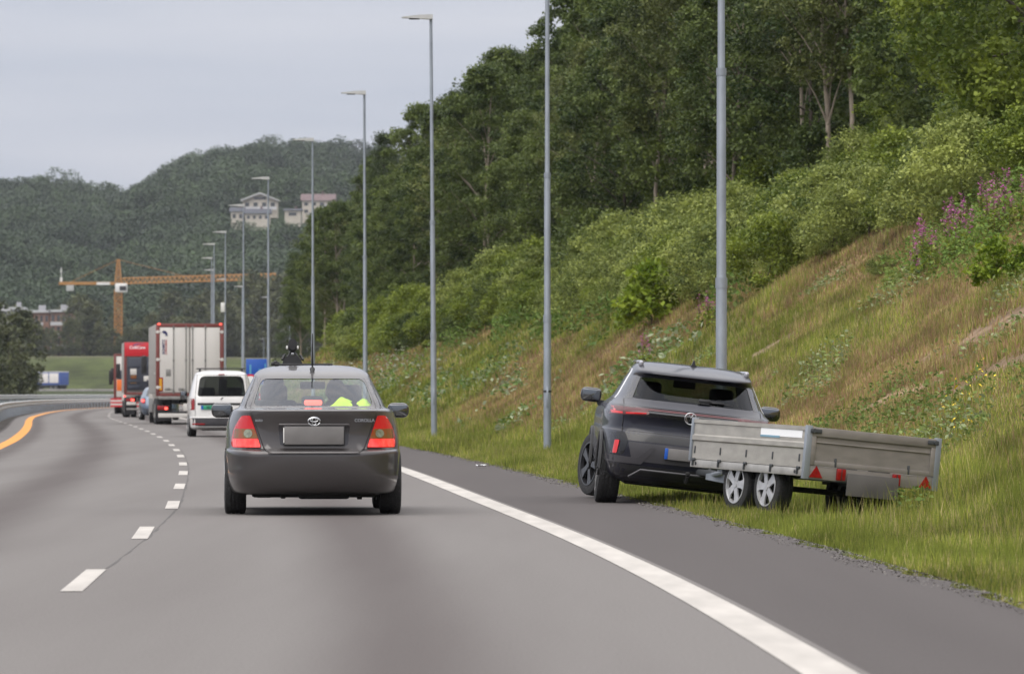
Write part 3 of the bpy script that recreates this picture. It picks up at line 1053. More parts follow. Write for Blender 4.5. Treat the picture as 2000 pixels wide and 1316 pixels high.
# mid-distance trees, each its own
FK = []
for nm, H, base, rad, nc, per, lf, shp in (('round_tree', 12, 1.0, 4.6, 60, 45, 0.62, 'oval'), ('tall_tree', 16, 1.2, 4.4, 70, 45, 0.62, 'oval'), ('broad_tree', 10, 0.4, 5.4, 60, 45, 0.62, 'dome')):
    cm, cs = crown_mesh(nm, H, base, rad, nc, per, lf, shp, 1.5)
    cm.materials.append(M['leafE'])
    tm = trunk_mesh(nm + '_trunk', H, cs, 0.28, 0.4, 8); tm.materials.append(M['bark2'])
    FK.append((nm, cm, tm, None, None, H))
FLBL = {'round_tree': 'rounded green tree %s', 'tall_tree': 'tall dull green tree %s', 'broad_tree': 'broad low dark tree %s'}
for px0, px1, Dm, Ds_, n, s0, s1, where in (
        (-60, 205, 1400, 30, 19, 0.46, 0.68, 'behind the grassy embankment near the crane'), (205, 262, 1400, 20, 5, 0.42, 0.56, 'right in front of the crane mast'),
        (262, 700, 1400, 30, 28, 0.6, 0.95, 'beyond the embankment behind the lorries'), (140, 190, 1420, 20, 3, 0.85, 1.0, 'between the apartment blocks and the crane'),
        (330, 480, 1480, 30, 8, 1.0, 1.25, 'on rising ground behind the white lorry'), (440, 680, 1430, 40, 14, 1.05, 1.35, 'behind the row of far lamp posts'),
        (-40, 560, 1540, 12, 24, 0.7, 1.0, 'at the foot of the wooded hill')):
    for i in range(n):
        px = px0 + (px1 - px0) * (i + random.random()) / n
        D_ = Dm + random.uniform(-Ds_, Ds_)
        if D_ < 1460 and 215 < px < 248 and False: continue
        kd = FK[random.randrange(3)]
        plant(kd, at(px, D_), D_, random.uniform(s0, s1), random.uniform(0, 6.28), FLBL[kd[0]] % where, 'trees between the embankment and the hill')
# dark trees beyond the guard rail at the edge of the picture
for px, D_, s, k, l in ((-30, 600, 0.70, 1, 'dark tree beyond the guard rail cut by the picture edge'), (16, 610, 0.66, 0, 'dark full tree beside the road, just beyond the guard rail'),
                        (30, 622, 0.50, 2, 'dark spreading tree next to the distant blue lorry'), (-10, 590, 0.45, 2, 'low dark bush of a tree right behind the guard rail'),
                        (-60, 610, 0.85, 1, 'tall dark tree at the very edge beyond the guard rail'), (40, 640, 0.62, 1, 'tallest dark tree standing behind the guard rail')):
    plant(FK[k], at(px, D_), D_, s, random.uniform(0, 6), l, None)

# ------------------------------------------------------------------ lamp posts
def lamp_meshes():
    p = MB()
    p.lathe_x([(-0.3, 0.078), (2.62, 0.074), (2.68, 0.066), (5.45, 0.062), (5.52, 0.050), (10.60, 0.038)], seg=14)
    bmesh.ops.rotate(p.bm, cent=(0, 0, 0), matrix=Matrix.Rotation(R(-90), 3, 'Y'), verts=p.bm.verts)
    pm = p.mesh('post', 40)
    c = MB()
    c.cyl((0, 0, 2.58), (0, 0, 2.72), 0.080, seg=14)
    c.cyl((0, 0, 5.42), (0, 0, 5.52), 0.069, seg=14)
    cm_ = c.mesh('collar', 40)
    h = MB()
    h.prism([(0.05, 10.58), (0.05, 10.70), (-0.30, 10.69), (-0.72, 10.645), (-0.74, 10.62), (-0.34, 10.60), (-0.06, 10.58)], -0.13, 0.13)
    hm = h.mesh('lamp_head', 30)
    g = MB()
    g.bx(-0.55, -0.28, -0.09, 0.09, 10.58, 10.605, 0.01)
    gm_ = g.mesh('lamp_lens', 30)
    d = MB()
    d.bx(-0.02, 0.02, -0.082, -0.070, 0.9, 1.3, 0.004)
    dm = d.mesh('service_door', 30)
    return (('post', pm, M['galv']), ('collar', cm_, M['galv']), ('lamp_head', hm, M['white_head']), ('lamp_lens', gm_, M['black']), ('service_door', dm, M['galv']))


M['white_head'] = pmat('pale_lamp_housing', (0.50, 0.50, 0.49), 0.4, var=0.05)
LM = lamp_meshes()
for _, m_, mt in LM: m_.materials.append(mt)
ORD = ('nearest lamp post rising behind the dark car and trailer', 'second lamp post from the trailer, its top cut by the picture', 'tall lamp post whose head stands highest in the sky',
       'lamp post seen just beside the dark saloon roof', 'lamp post standing against the sky over the far hill', 'lamp post in front of the gabled house on the hill',
       'lamp post rising in front of the blue road sign', 'lamp post just beside the white lorry with a small box on it', 'lamp post behind the white lorry, tallest of the tight cluster',
       'lamp post behind the white lorry, second tallest of the tight cluster', 'lamp post behind the white lorry, third tallest of the cluster', 'far lamp post whose head touches the crane jib',
       'far lamp post whose head hangs just under the crane jib', 'far lamp post close under the end of the crane jib', 'small lone lamp post clear of the crane jib', 'smallest lamp post, far down the road')
POLES = [(1409, 76, 0), (1069, 112, 0), (848, 143, -.008), (714, 179, -.004), (612, 212, -.003), (525, 250, -.003), (476, 286, -.002), (440, 333, 0), (418, 360, 0), (413, 397, 0),
         (416, 435, 0), (440, 470, 0), (473, 502, 0), (524, 558, 0), (566, 595, 0), (515, 980, 0)]
for i, (px, D, tl) in enumerate(POLES):
    x = at(px, D)
    r = empty('street_lamp', (x, D, 0.0), (0, tl, 0.02))
    tag(r, ORD[i], 'street lamp', 'lamp posts along the motorway')
    for n_, m_, mt in LM:
        o = bpy.data.objects.new(n_, m_); C.objects.link(o); o.parent = r
    if i == 7:
        MB().bx(-0.26, -.02, -0.2, 0.1, 5.95, 6.5, 0.02).build('equipment_box', M['white'], r)
    if i == 1:
        MB().lathe_x([(1.18, 0.084), (1.21, 0.084)], seg=14)
        q = MB(); q.cyl((0, 0, 1.20), (0, 0, 1.24), 0.082, seg=14); q.build('strap', M['black'], r)

# ------------------------------------------------------------------ guard rails
def guard_rail(name, off, d0, d1, ztop, step, label, zbase=-0.3):
    r = empty(name, (float(E(d0)) + off, d0, 0))
    tag(r, label, 'guard rail')
    ds = np.arange(d0, d1, 3.0)
    prof = [(0.0, 0.0), (0.055, -0.03), (0.06, -0.09), (0.0, -0.13), (0.0, -0.17), (0.06, -0.21), (0.055, -0.28), (0.0, -0.31), (-0.012, -0.31), (-0.012, 0.0)]
    V = []
    for d in ds:
        for a_, b_ in prof:
            V.append((float(E(d)) + off + a_ * 1.3 - r.location.x, d - d0, ztop + b_))
    m = len(prof)
    I = np.arange(len(ds) * m).reshape(len(ds), m)
    J = np.roll(I, -1, 1)
    Fq = np.stack([I[:-1].ravel(), J[:-1].ravel(), J[1:].ravel(), I[1:].ravel()], 1)
    link('beam', np_mesh('beam', V, Fq, 4), M['galv_pale'], r)
    pm = MB().bx(-0.03, 0.03, -0.05, 0.05, zbase, ztop - 0.04, 0.006).mesh('post', 30)
    pm.materials.append(M['galv'])
    for k, d in enumerate(np.arange(d0 + 1, d1, step)[:98]):
        o = bpy.data.objects.new('post', pm); C.objects.link(o); o.parent = r
        o.location = (float(E(d)) + off - 0.06 - r.location.x, d - d0, 0)
    return r


M['galv_pale'] = pmat('weathered_galvanised_beam', (0.50, 0.505, 0.50), 0.5, metal=0.25, var=0.15, scale=2)
guard_rail('guard_rail', -8.45, 150, 560, 0.76, 4.2, 'grey steel guard rail curving beside the yellow line')
guard_rail('guard_rail', -11.1, 180, 560, 1.10, 4.2, 'second steel guard rail standing higher behind the first one')
guard_rail('guard_rail', -21.4, 300, 900, 0.95, 6.5, 'distant steel guard rail on the far side of the opposite carriageway')

# concrete wall and road beyond
q = MB()
for k in range(22):
    px0 = 60 + k * 8
    D = 1010
    q.bx(at(px0, D), at(px0 + 7.6, D), D, D + 0.3, float(height(at(px0, D), D)) - 0.5, 2.05, 0.03)
tag(q.build('concrete_wall', pmat('grey_concrete', (0.27, 0.26, 0.25), 0.9, var=0.2, scale=0.6)), 'low grey concrete wall in sections along the far road below the embankment', 'wall')
VV = [(-260, 1035, 1.3), (60, 1035, 1.3), (60, 1200, 1.9), (-260, 1200, 1.9)]
# side road below the embankment laid just over the turf
xs = np.linspace(-260, 60, 40); ds = np.linspace(1060, 1185, 14)
GX, GD = np.meshgrid(xs, ds)
V = np.stack([GX.ravel(), GD.ravel(), height(GX, GD).ravel() + 0.06], 1)
I = np.arange(40 * 14).reshape(14, 40)
Fq = np.stack([I[:-1, :-1].ravel(), I[:-1, 1:].ravel(), I[1:, 1:].ravel(), I[1:, :-1].ravel()], 1)
tag(link('road_far', np_mesh('road_far', V, Fq, 4), pmat('pale_asphalt', (0.17, 0.165, 0.16), 0.9, var=0.15, scale=0.3)), kind='structure')

# ------------------------------------------------------------------ signs ahead
def sign_post(name, px, D, parts, label, cat, ztop):
    x = at(px, D)
    r = empty(name, (x, D, float(height(x, D))))
    tag(r, label, cat)
    MB().cyl((0, 0.05, -0.3), (0, 0.05, ztop), 0.035, seg=10).build('post', M['galv'], r)
    return r


M['blue_sign'] = pmat('blue_sign_face', (0.010, 0.085, 0.42), 0.4, var=0.05)
M['white_sign'] = pmat('white_sign_face', (0.85, 0.86, 0.88), 0.4)
M['red_sign'] = pmat('red_sign_face', (0.65, 0.02, 0.04), 0.4)
r = sign_post('road_sign', 502, 300, None, 'blue rectangular road sign between the white van and the dark saloon', 'road sign', 2.9)
MB().bx(-0.58, 0.55, -0.02, 0.02, 1.6, 2.95, 0.01).build('sign_face', M['blue_sign'], r)
q = MB(); q.bx(-0.40, -0.30, -0.026, -0.021, 2.0, 2.65); q.bx(0.40, 0.47, -0.026, -0.021, 2.2, 2.7)
q.prism([(-0.02, 2.0), (0.22, 2.0), (0.30, 2.35), (0.10, 2.45)], -0.026, -0.021)
q.build('symbol', pmat('pale_blue_mark', (0.10, 0.35, 0.55), 0.5), r)
r = sign_post('traffic_sign', 489, 262, None, 'round white traffic sign with a red rim behind the dark saloon', 'traffic sign', 1.95)
q = MB(); q.cyl((0, 0, 1.86), (0, 0.03, 1.86), 0.36, seg=32); q.build('rim', M['red_sign'], r)
q = MB(); q.cyl((0, -0.012, 1.84), (0, -0.001, 1.84), 0.29, seg=32); q.build('sign_face', M['white_sign'], r)
r = sign_post('chevron_sign', 500, 255, None, 'small white and red arrow sign seen through the saloon rear window', 'traffic sign', 1.5)
MB().prism([(0, .82), (.34, 1.16), (0.0, 1.5), (-.2, 1.5), (.06, 1.16), (-.2, .82)], -0.02, 0.0).build('rim', M['red_sign'], r)
MB().prism([(-.06, .92), (.2, 1.16), (-.06, 1.4), (-.22, 1.4), (-.02, 1.16), (-.22, .92)], -0.035, -0.021).build('sign_face', M['white_sign'], r)

# ------------------------------------------------------------------ tower crane
M['crane'] = pmat('orange_yellow_crane_steel', (0.40, 0.185, 0.04), 0.7, var=0.1)
Dc = 1500
r = empty('tower_crane', (at(231, Dc), Dc, float(height(at(231, Dc), Dc))))
zc = float(height(at(231, Dc), Dc))
tag(r, 'orange tower crane with a long lattice jib in front of the wooded hill', 'tower crane')


def lattice(mb_, p, q_, w0, w1, n, rad):
    p, q_ = Vector(p), Vector(q_)
    d = (q_ - p)
    m = d.to_track_quat('Z', 'Y').to_matrix()
    cor = [(-1, -1), (1, -1), (1, 1), (-1, 1)]
    def P(t, k):
        w = (w0 + (w1 - w0) * t) / 2
        return p + d * t + m @ Vector((cor[k][0] * w, cor[k][1] * w, 0))
    for k in range(4):
        mb_.cyl(P(0, k), P(1, k), rad, seg=5)
    for i in range(n):
        for k in range(4):
            a_, b_ = (k, (k + 1) % 4) if i % 2 else ((k + 1) % 4, k)
            mb_.cyl(P(i / n, a_), P((i + 1) / n, b_), rad * 0.7, seg=4)
            mb_.cyl(P(i / n, k), P(i / n, (k + 1) % 4), rad * 0.6, seg=4)


zj = zat(549, Dc) - zc
q = MB(); lattice(q, (0, 0, -4), (0, 0, zj - 2.2), 1.9, 1.9, 22, 0.13); q.build('mast', M['crane'], r)
q = MB(); lattice(q, (0, 0, zj - 0.6), (0, 0, zat(506, Dc) - zc), 1.7, 0.5, 6, 0.14); q.build('tower_head', M['crane'], r)
xl = (546 - 231) * Dc / F
jt = zat(540, Dc) - zc
q = MB()
n = 34
for (ya, za) in ((-0.8, -0.7), (0.8, -0.7), (0, 0.75)):
    q.cyl((1, ya, zj + za), (xl - (1.0 if za > 0 else 0), ya, jt + za), 0.17, seg=5)
for i in range(n):
    x0, x1 = 1 + (xl - 1.6) * i / n, 1 + (xl - 1.6) * (i + 1) / n
    z0, z1 = zj + (jt - zj) * i / n, zj + (jt - zj) * (i + 1) / n
    xm, zm = (x0 + x1) / 2, (z0 + z1) / 2
    for ya in (-0.8, 0.8):
        q.cyl((x0, ya, z0 - .7), (xm, 0, zm + .75), 0.10, seg=4)
        q.cyl((xm, 0, zm + .75), (x1, ya, z1 - .7), 0.10, seg=4)
    q.cyl((x0, -.8, z0 - .7), (x0, .8, z0 - .7), 0.07, seg=4)
q.build('jib', M['crane'], r)
xc = (115 - 231) * Dc / F
q = MB(); q.bx(xc, -1, -0.7, 0.7, zj - 1.0, zj - 0.45, 0.05); q.bx(xc, -1, -0.7, -0.62, zj - .4, zj - .2)
q.build('counter_jib', M['crane'], r)
MB().bx(xc + 2.0, xc + 3.9, -0.6, 0.6, zj - 2.6, zj - 1.0, 0.05).build('counterweight', pmat('pale_ballast', (0.45, 0.45, 0.44), 0.8), r)
MB().bx(xc + 10, xc + 13.5, -0.75, -0.7, zj - 1.0, zj - 0.3).build('name_panel', M['white'], r)
q = MB(); q.bx(-0.8, 2.4, -1.2, 1.0, zj - 3.0, zj - 0.6, 0.25); q.build('cab', M['white'], r)
MB().bx(0.4, 2.2, -1.26, -1.18, zj - 2.5, zj - 1.3, 0.1).build('cab_window', M['black'], r)
q = MB(); q.cyl((xc + 0.6, 0, zj - .5), (xc + 0.6, 0, zj + 3.6), 0.09, seg=6); q.bx(xc + .3, xc + .9, -.3, .3, zj - .3, zj + .9, .1); q.bx(xc + .45, xc + .8, -.3, .3, zj + 2.2, zj + 2.9, .1); q.build('beacon_pole', M['white'], r)
q = MB(); q.cyl((0, 0, zat(507, Dc) - zc), (xc + 3, 0, zj - .3), 0.05, seg=4); q.cyl((0, 0, zat(507, Dc) - zc), (xl * .45, 0, zj + .9), 0.05, seg=4); q.build('tie_rod', M['crane'], r)

# ------------------------------------------------------------------ houses on the hill
M['cream'] = pmat('cream_render', (0.46, 0.42, 0.36), 0.8, var=0.08, scale=0.5)
M['housewhite'] = pmat('white_boarding', (0.48, 0.48, 0.49), 0.8, var=0.08, scale=0.5)
M['slate'] = pmat('dark_roof_tiles', (0.05, 0.055, 0.07), 0.8, var=0.2, scale=1)
M['rooftile'] = pmat('brown_roof_tiles', (0.13, 0.09, 0.09), 0.8, var=0.2, scale=1)
M['window'] = pmat('dark_window_glass', (0.04, 0.045, 0.05), 0.1, coat=0.5)


def house(px0, px1, ybase, yeave, D, mw, mr, label, gable=None, ridge=None, depth=9, rows=1, n=4, balcony=False):
    x0, x1 = at(px0, D), at(px1, D)
    zb, ze = zat(ybase, D), zat(yeave, D)
    xm = (x0 + x1) / 2
    zg = float(height(xm, D)) - 1
    r = empty('house', (xm, D, zb)); tag(r, label, 'house')
    w = (x1 - x0) / 2
    q = MB(); q.bx(-w, w, 0, depth, -3, ze - zb)
    if gable:
        zt = zat(gable, D) - zb
        q.prism([(-w, ze - zb - .01), (w, ze - zb - .01), (0, zt)], 0.02, depth)
    q.build('wall', mw, r, smooth=None)
    if gable:
        o_ = 0.7
        sl = (zt - (ze - zb)) / w
        q = MB(); q.prism([(-w - o_, ze - zb - sl * o_), (-w - o_, ze - zb - sl * o_ + .35), (0, zt + .4), (w + o_, ze - zb - sl * o_ + .35), (w + o_, ze - zb - sl * o_), (0, zt + .02)], -1.3, depth + .6)
        q.build('roof', mr, r, smooth=None)
        q = MB(); q.prism([(-w - o_, ze - zb - sl * o_ - .1), (-w - o_, ze - zb - sl * o_ + .28), (0, zt + .33), (w + o_, ze - zb - sl * o_ + .28), (w + o_, ze - zb - sl * o_ - .1), (0, zt - .15)], -1.4, -1.305)
        q.build('bargeboard', M['housewhite'], r, smooth=None)
    else:
        zt = zat(ridge, D) - zb
        q = MB(); q.prism([(-.6, ze - zb), (depth + .6, ze - zb), (depth / 2, zt)], -w - .6, w + .6, axis='x')
        q.build('roof', mr, r, smooth=None)
        MB().bx(w * .2, w * .2 + .8, depth / 2 - .4, depth / 2 + .4, zt - 1, zt + .9).build('chimney', M['rooftile'], r)
    hf = (ze - zb) / rows
    for j in range(rows):
        for i in range(n):
            xx = -w + 2 * w * (i + .5) / n
            MB().bx(xx - w / n * .5, xx + w / n * .5, -0.05, 0.05, hf * j + hf * .3, hf * j + hf * .75).build('window', M['window'], r, smooth=None)
        if balcony:
            MB().bx(-w * .98, w * .98, -1.2, -1.1, hf * j - .1, hf * j + .9).build('balcony', M['housewhite'], r, smooth=None)
    if gable and balcony:
        MB().bx(-w * .35, w * .35, -0.05, 0.05, ze - zb + .2, ze - zb + 1.1).build('window', M['window'], r, smooth=None)
    return r


DH = 2010
house(474, 541, 409, 391, DH, M['cream'], M['cream'], 'large cream house with a broad gable and balconies on the wooded hill', gable=378, rows=1, n=4, balcony=True, depth=12)
house(451, 476, 432, 413, DH - 18, M['cream'], M['slate'], 'small low cream wing with a dark roof at the end below the gabled house', ridge=404, n=2, rows=1)
house(479, 526, 432, 417, DH - 20, M['cream'], M['slate'], 'low cream building with a dark roof directly below the gabled house', ridge=407, n=4, rows=1)
house(556, 587, 426, 411, DH - 10, M['cream'], M['slate'], 'low flat cream garage building between the two groups of houses', ridge=407, n=1, rows=1)
house(590, 652, 420, 392, DH + 10, M['cream'], M['rooftile'], 'two storey cream house with a brown tiled roof beside the forest edge', ridge=378, n=4, rows=2)
house(606, 668, 430, 417, DH - 15, M['housewhite'], M['slate'], 'white house with a dark gable roof in front of the brown roofed house', gable=401, n=3, rows=1, depth=8)

# apartment blocks beyond the embankment
M['flat_red'] = pmat('rust_red_cladding', (0.21, 0.115, 0.08), 0.8, var=0.15, scale=0.3)
M['flat_grey'] = pmat('pale_grey_cladding', (0.32, 0.32, 0.34), 0.8, var=0.1, scale=0.3)
for px0, px1, yt, mt, lb in ((-30, 18, 606, 'flat_grey', 'pale grey apartment block at the picture edge beyond the dark trees'), (20, 44, 602, 'flat_grey', 'short grey apartment block with a raised roof box'),
                             (56, 96, 608, 'flat_red', 'rust red apartment block with a white roof line'), (98, 141, 607, 'flat_red', 'rust red and grey apartment block nearest the crane')):
    D = 1445
    x0, x1 = at(px0, D), at(px1, D)
    zt = zat(yt, D); zb = float(height((x0 + x1) / 2, D))
    r = empty('apartment_block', ((x0 + x1) / 2, D, zb)); tag(r, lb, 'apartment block')
    w = (x1 - x0) / 2
    H_ = zt - zb
    MB().bx(-w, w, 0, 10, -1, H_ - .3).build('wall', M[mt], r, smooth=None)
    MB().bx(-w - .4, w + .4, -.6, 10.4, H_ - .3, H_ + .3).build('roof', M['housewhite'], r, smooth=None)
    MB().bx(-w * .1, w * .5, 2, 6, H_ + .3, H_ + 1.6).build('roof_box', M['flat_grey'], r, smooth=None)
    for j in range(4):
        zz = H_ - 1.6 - 2.9 * j
        for i in range(4):
            xx = -w + 2 * w * (i + .5) / 4
            MB().bx(xx - w * .13, xx + w * .13, -.06, .06, zz - 1.0, zz + .5).build('window', M['window'], r, smooth=None)
        MB().bx(-w * .95, w * .45, -1.3, -1.2, zz - 2.1, zz - 1.2).build('balcony', M['housewhite'], r, smooth=None)

# ------------------------------------------------------------------ vehicles
def catmull(L, sub):
    L = [tuple(map(float, l)) for l in L]
    out = []
    n = len(L)
    for i in range(n - 1):
        p0, p1, p2, p3 = L[max(0, i - 1)], L[i], L[i + 1], L[min(n - 1, i + 2)]
        for k in range(sub):
            t = k / sub
            row = []
            for a, b_, c_, d_ in zip(p0, p1, p2, p3):
                m1, m2 = (c_ - a) * 0.5, (d_ - b_) * 0.5
                dl = c_ - b_
                # keep each span monotone
                if dl == 0: m1 = m2 = 0
                else:
                    m1 = max(min(m1 / dl, 2.5), 0) * dl
                    m2 = max(min(m2 / dl, 2.5), 0) * dl
                h = ((2 * t ** 3 - 3 * t ** 2 + 1) * b_ + (t ** 3 - 2 * t ** 2 + t) * m1 + (-2 * t ** 3 + 3 * t ** 2) * c_ + (t ** 3 - t ** 2) * m2)
                row.append(h)
            out.append(row)
    out.append(list(L[-1]))
    return out


def loft(levels, sub=3, seg=112, crown=0.0):
    """levels: (z, y_rear, y_front, half_width, squareness)"""
    bm = bmesh.new()
    rings = []
    for z, yr, yf, hw, n in catmull(levels, sub):
        ring = []
        cy_, hl = (yr + yf) / 2, (yf - yr) / 2
        for k in range(seg):
            a = 2 * math.pi * k / seg
            ca, sa = math.cos(a), math.sin(a)
            # denser points at the corners
            x = hw * math.copysign(abs(ca) ** (2 / n), ca)
            y = cy_ + hl * math.copysign(abs(sa) ** (2 / n), sa)
            ring.append((x, y, z))
        # resample evenly by arc length so that flats have points as well
        pts = [Vector(p) for p in ring] + [Vector(ring[0])]
        acc = [0.0]
        for p, q in zip(pts, pts[1:]):
            # weigh x more than y: the ends of the car get the points
            acc.append(acc[-1] + math.hypot((q.x - p.x) * 2.0, (q.y - p.y) * 0.55))
        tot = acc[-1]
        res, j = [], 0
        for k in range(seg):
            s = tot * k / seg
            while acc[j + 1] < s: j += 1
            t = (s - acc[j]) / max(1e-9, acc[j + 1] - acc[j])
            res.append(pts[j].lerp(pts[j + 1], t))
        rings.append([bm.verts.new(p) for p in res])
    for A, B in zip(rings, rings[1:]):
        for k in range(seg):
            j = (k + 1) % seg
            bm.faces.new((A[k], A[j], B[j], B[k]))
    bm.faces.new(rings[0][::-1])
    bm.faces.new(rings[-1])
    bmesh.ops.recalc_face_normals(bm, faces=bm.faces)
    return bm


def cut(me_in, cutters, solid=0.0):
    """solidify a shell and cut openings, all through modifiers read back from the depsgraph"""
    o = bpy.data.objects.new('tmp_shell', me_in)
    C.objects.link(o)
    tmp = [o]
    if solid:
        m = o.modifiers.new('s', 'SOLIDIFY'); m.thickness = solid; m.offset = -1
    for c in cutters:
        q = bpy.data.objects.new('tmp_cut', c); C.objects.link(q); tmp.append(q)
        q.hide_render = True
        m = o.modifiers.new('b', 'BOOLEAN'); m.object = q; m.operation = 'DIFFERENCE'; m.solver = 'EXACT'
    bpy.context.view_layer.update()
    dg = bpy.context.evaluated_depsgraph_get()
    me = bpy.data.meshes.new_from_object(o.evaluated_get(dg))
    for t_ in tmp:
        bpy.data.objects.remove(t_)
    return me


def patch_bm(bvh, poly, axis='y', sign=1, out=0.005, thick=0.012, step=0.04, far=6.0):
    """a panel cut to an outline seen square on and laid onto the body. axis 'y', sign 1: laid on from behind; axis 'x', sign -1: from the +x side"""
    bm = bmesh.new()
    mk = (lambda a, b: Vector((a, 0, b))) if axis == 'y' else ((lambda a, b: Vector((0, a, b))) if axis == 'x' else (lambda a, b: Vector((a, b, 0))))
    f = bm.faces.new([bm.verts.new(mk(a, b)) for a, b in poly])
    lo = [min(p[i] for p in poly) for i in (0, 1)]
    hi = [max(p[i] for p in poly) for i in (0, 1)]
    nx = [mk(1, 0), mk(0, 1)]
    for i in (0, 1):
        v = lo[i] + step
        while v < hi[i] - 1e-4:
            co = nx[i] * v
            bmesh.ops.bisect_plane(bm, geom=bm.verts[:] + bm.edges[:] + bm.faces[:], plane_co=co, plane_no=nx[i])
            v += step
    bmesh.ops.triangulate(bm, faces=[f for f in bm.faces if len(f.verts) > 4])
    d = Vector((0, sign, 0)) if axis == 'y' else (Vector((sign, 0, 0)) if axis == 'x' else Vector((0, 0, sign)))
    for v in bm.verts:
        o = v.co - d * far
        hit = bvh.ray_cast(o, d)[0]
        if hit is None:
            hit = bvh.find_nearest(v.co - d * 2.0)[0]
        v.co = hit - d * out
    if not thick:
        return bm
    g = bmesh.ops.extrude_face_region(bm, geom=bm.faces[:])
    vs_ = [v for v in g['geom'] if isinstance(v, bmesh.types.BMVert)]
    bmesh.ops.translate(bm, vec=d * thick, verts=vs_)
    bmesh.ops.recalc_face_normals(bm, faces=bm.faces)
    return bm


def patch(bvh, poly, name, mat, parent, smooth=40, **kw):
    bm = patch_bm(bvh, poly, **kw)
    me = bpy.data.meshes.new(name)
    bm.to_mesh(me); bm.free()
    me.polygons.foreach_set('use_smooth', np.ones(len(me.polygons), dtype=bool))
    me.set_sharp_from_angle(angle=R(smooth))
    return link(name, me, mat, parent)


def finish(me, smooth=32):
    me.polygons.foreach_set('use_smooth', np.ones(len(me.polygons), dtype=bool))
    me.set_sharp_from_angle(angle=R(smooth))
    return me


def seam(bvh, pts, name, parent, w=0.006, axis='y', sign=1, mat=None, out=0.0015, closed=False):
    """thin dark panel gap following a line on the body"""
    P = []
    pts = list(pts) + ([pts[0]] if closed else [])
    for (a0, b0), (a1, b1) in zip(pts, pts[1:]):
        n = max(1, int(math.hypot(a1 - a0, b1 - b0) / 0.04))
        for k in range(n): P.append((a0 + (a1 - a0) * k / n, b0 + (b1 - b0) * k / n))
    P.append(pts[-1])
    d = Vector((0, sign, 0)) if axis == 'y' else Vector((sign, 0, 0))
    Q = []
    for a, b_ in P:
        o = (Vector((a, 0, b_)) if axis == 'y' else Vector((0, a, b_))) - d * 6
        h = bvh.ray_cast(o, d)[0]
        if h is not None: Q.append(h - d * out)
    q = MB(); q.tube(Q, w / 2, 5)
    return q.build(name, mat or M['black'], parent)


def text_mesh(s, size, ext=0.003, bold=0.0):
    cu = bpy.data.curves.new('t', 'FONT')
    cu.body = s; cu.size = size; cu.extrude = ext; cu.align_x = 'CENTER'; cu.align_y = 'CENTER'
    cu.offset = bold
    o = bpy.data.objects.new('t', cu); C.objects.link(o)
    bpy.context.view_layer.update()
    me = bpy.data.meshes.new_from_object(o.evaluated_get(bpy.context.evaluated_depsgraph_get()))
    bpy.data.objects.remove(o)
    return me


def text(s, size, loc, parent, mat, name='lettering', rot=(R(90), 0, 0), ext=0.003, bold=0.0):
    o = link(name, text_mesh(s, size, ext, bold), mat, parent)
    o.location = loc; o.rotation_euler = rot
    return o


def wheel(parent, x, y, r, w, side, rim='five', rimmat=None, steer=0.0, rr=0.64, name='wheel'):
    """side -1: outer face towards -x"""
    e = empty('wheel', (x, y, r)); e.parent = parent
    e.rotation_euler = (random.uniform(0, 1.2), 0, steer)
    e.rotation_mode = 'ZYX' if False else 'XYZ'
    s = side
    q = MB()
    R1, R0 = r, r * rr
    prof = [(-w / 2, R0), (-w / 2 * 1.0, R0 * 1.08), (-w * .52, (R0 + R1) / 2), (-w * .47, R1 * .965), (-w * .40, R1 * .992), (-w * .2, R1)]
    for gx in (-.18, 0.0, .18):
        prof += [(w * (gx - .02), R1), (w * (gx - .015), R1 - .008), (w * (gx + .015), R1 - .008), (w * (gx + .02), R1)]
    prof += [(w * .2, R1), (w * .40, R1 * .992), (w * .47, R1 * .965), (w * .52, (R0 + R1) / 2), (w / 2, R0 * 1.08), (w / 2, R0)]
    q.lathe_x(prof, seg=48, caps=False)
    t_ = q.build('tyre', M['tyre'], e, 30)
    # rim: dish, lip and spokes
    q = MB()
    xo = s * w * .5
    q.lathe_x([(xo * 1.02, R0 * 1.0), (xo * 1.06, R0 * 0.99), (xo * 1.06, R0 * .93), (xo * .75, R0 * .90), (xo * .72, R0 * .895), (xo * .70, R0 * .9), (xo * .1, R0 * 0.97)] if s > 0 else
              [(xo * 1.02, R0 * 1.0), (xo * 1.06, R0 * 0.99), (xo * 1.06, R0 * .93), (xo * .75, R0 * .90), (xo * .72, R0 * .895), (xo * .70, R0 * .9), (xo * .1, R0 * 0.97)], seg=48, caps=False)
    n = 5
    for k in range(n):
        a = 2 * math.pi * k / n
        wd = (0.17, 0.25) if rim == 'five' else (0.10, 0.20)
        poly = [(-wd[0] * R0, R0 * .12), (-wd[1] * R0 * .75, R0 * .60), (-wd[1] * R0 * 1.15, R0 * .93), (wd[1] * R0 * 1.15, R0 * .93), (wd[1] * R0 * .75, R0 * .60), (wd[0] * R0, R0 * .12)]
        pr = [(c_ * math.cos(a) - d_ * math.sin(a), c_ * math.sin(a) + d_ * math.cos(a)) for c_, d_ in poly]
        q.prism(pr, xo * .82, xo * 1.0, axis='x')
    q.cyl((xo * .75, 0, 0), (xo * 1.05, 0, 0), R0 * .24, R0 * .18, seg=20)
    q.build('rim', rimmat or M['alu_rim'], e, 30)
    q = MB(); q.lathe_x([(xo * .45, R0 * .88), (xo * .5, R0 * .88)], seg=30); q.build('brake_disc', M['dark'], e)
    return e


M['alu_rim'] = pmat('silver_rim', (0.55, 0.55, 0.56), 0.35, metal=0.6, var=0.12, scale=9)
M['black_rim'] = pmat('black_rim', (0.025, 0.025, 0.028), 0.3, metal=0.2, coat=0.4)


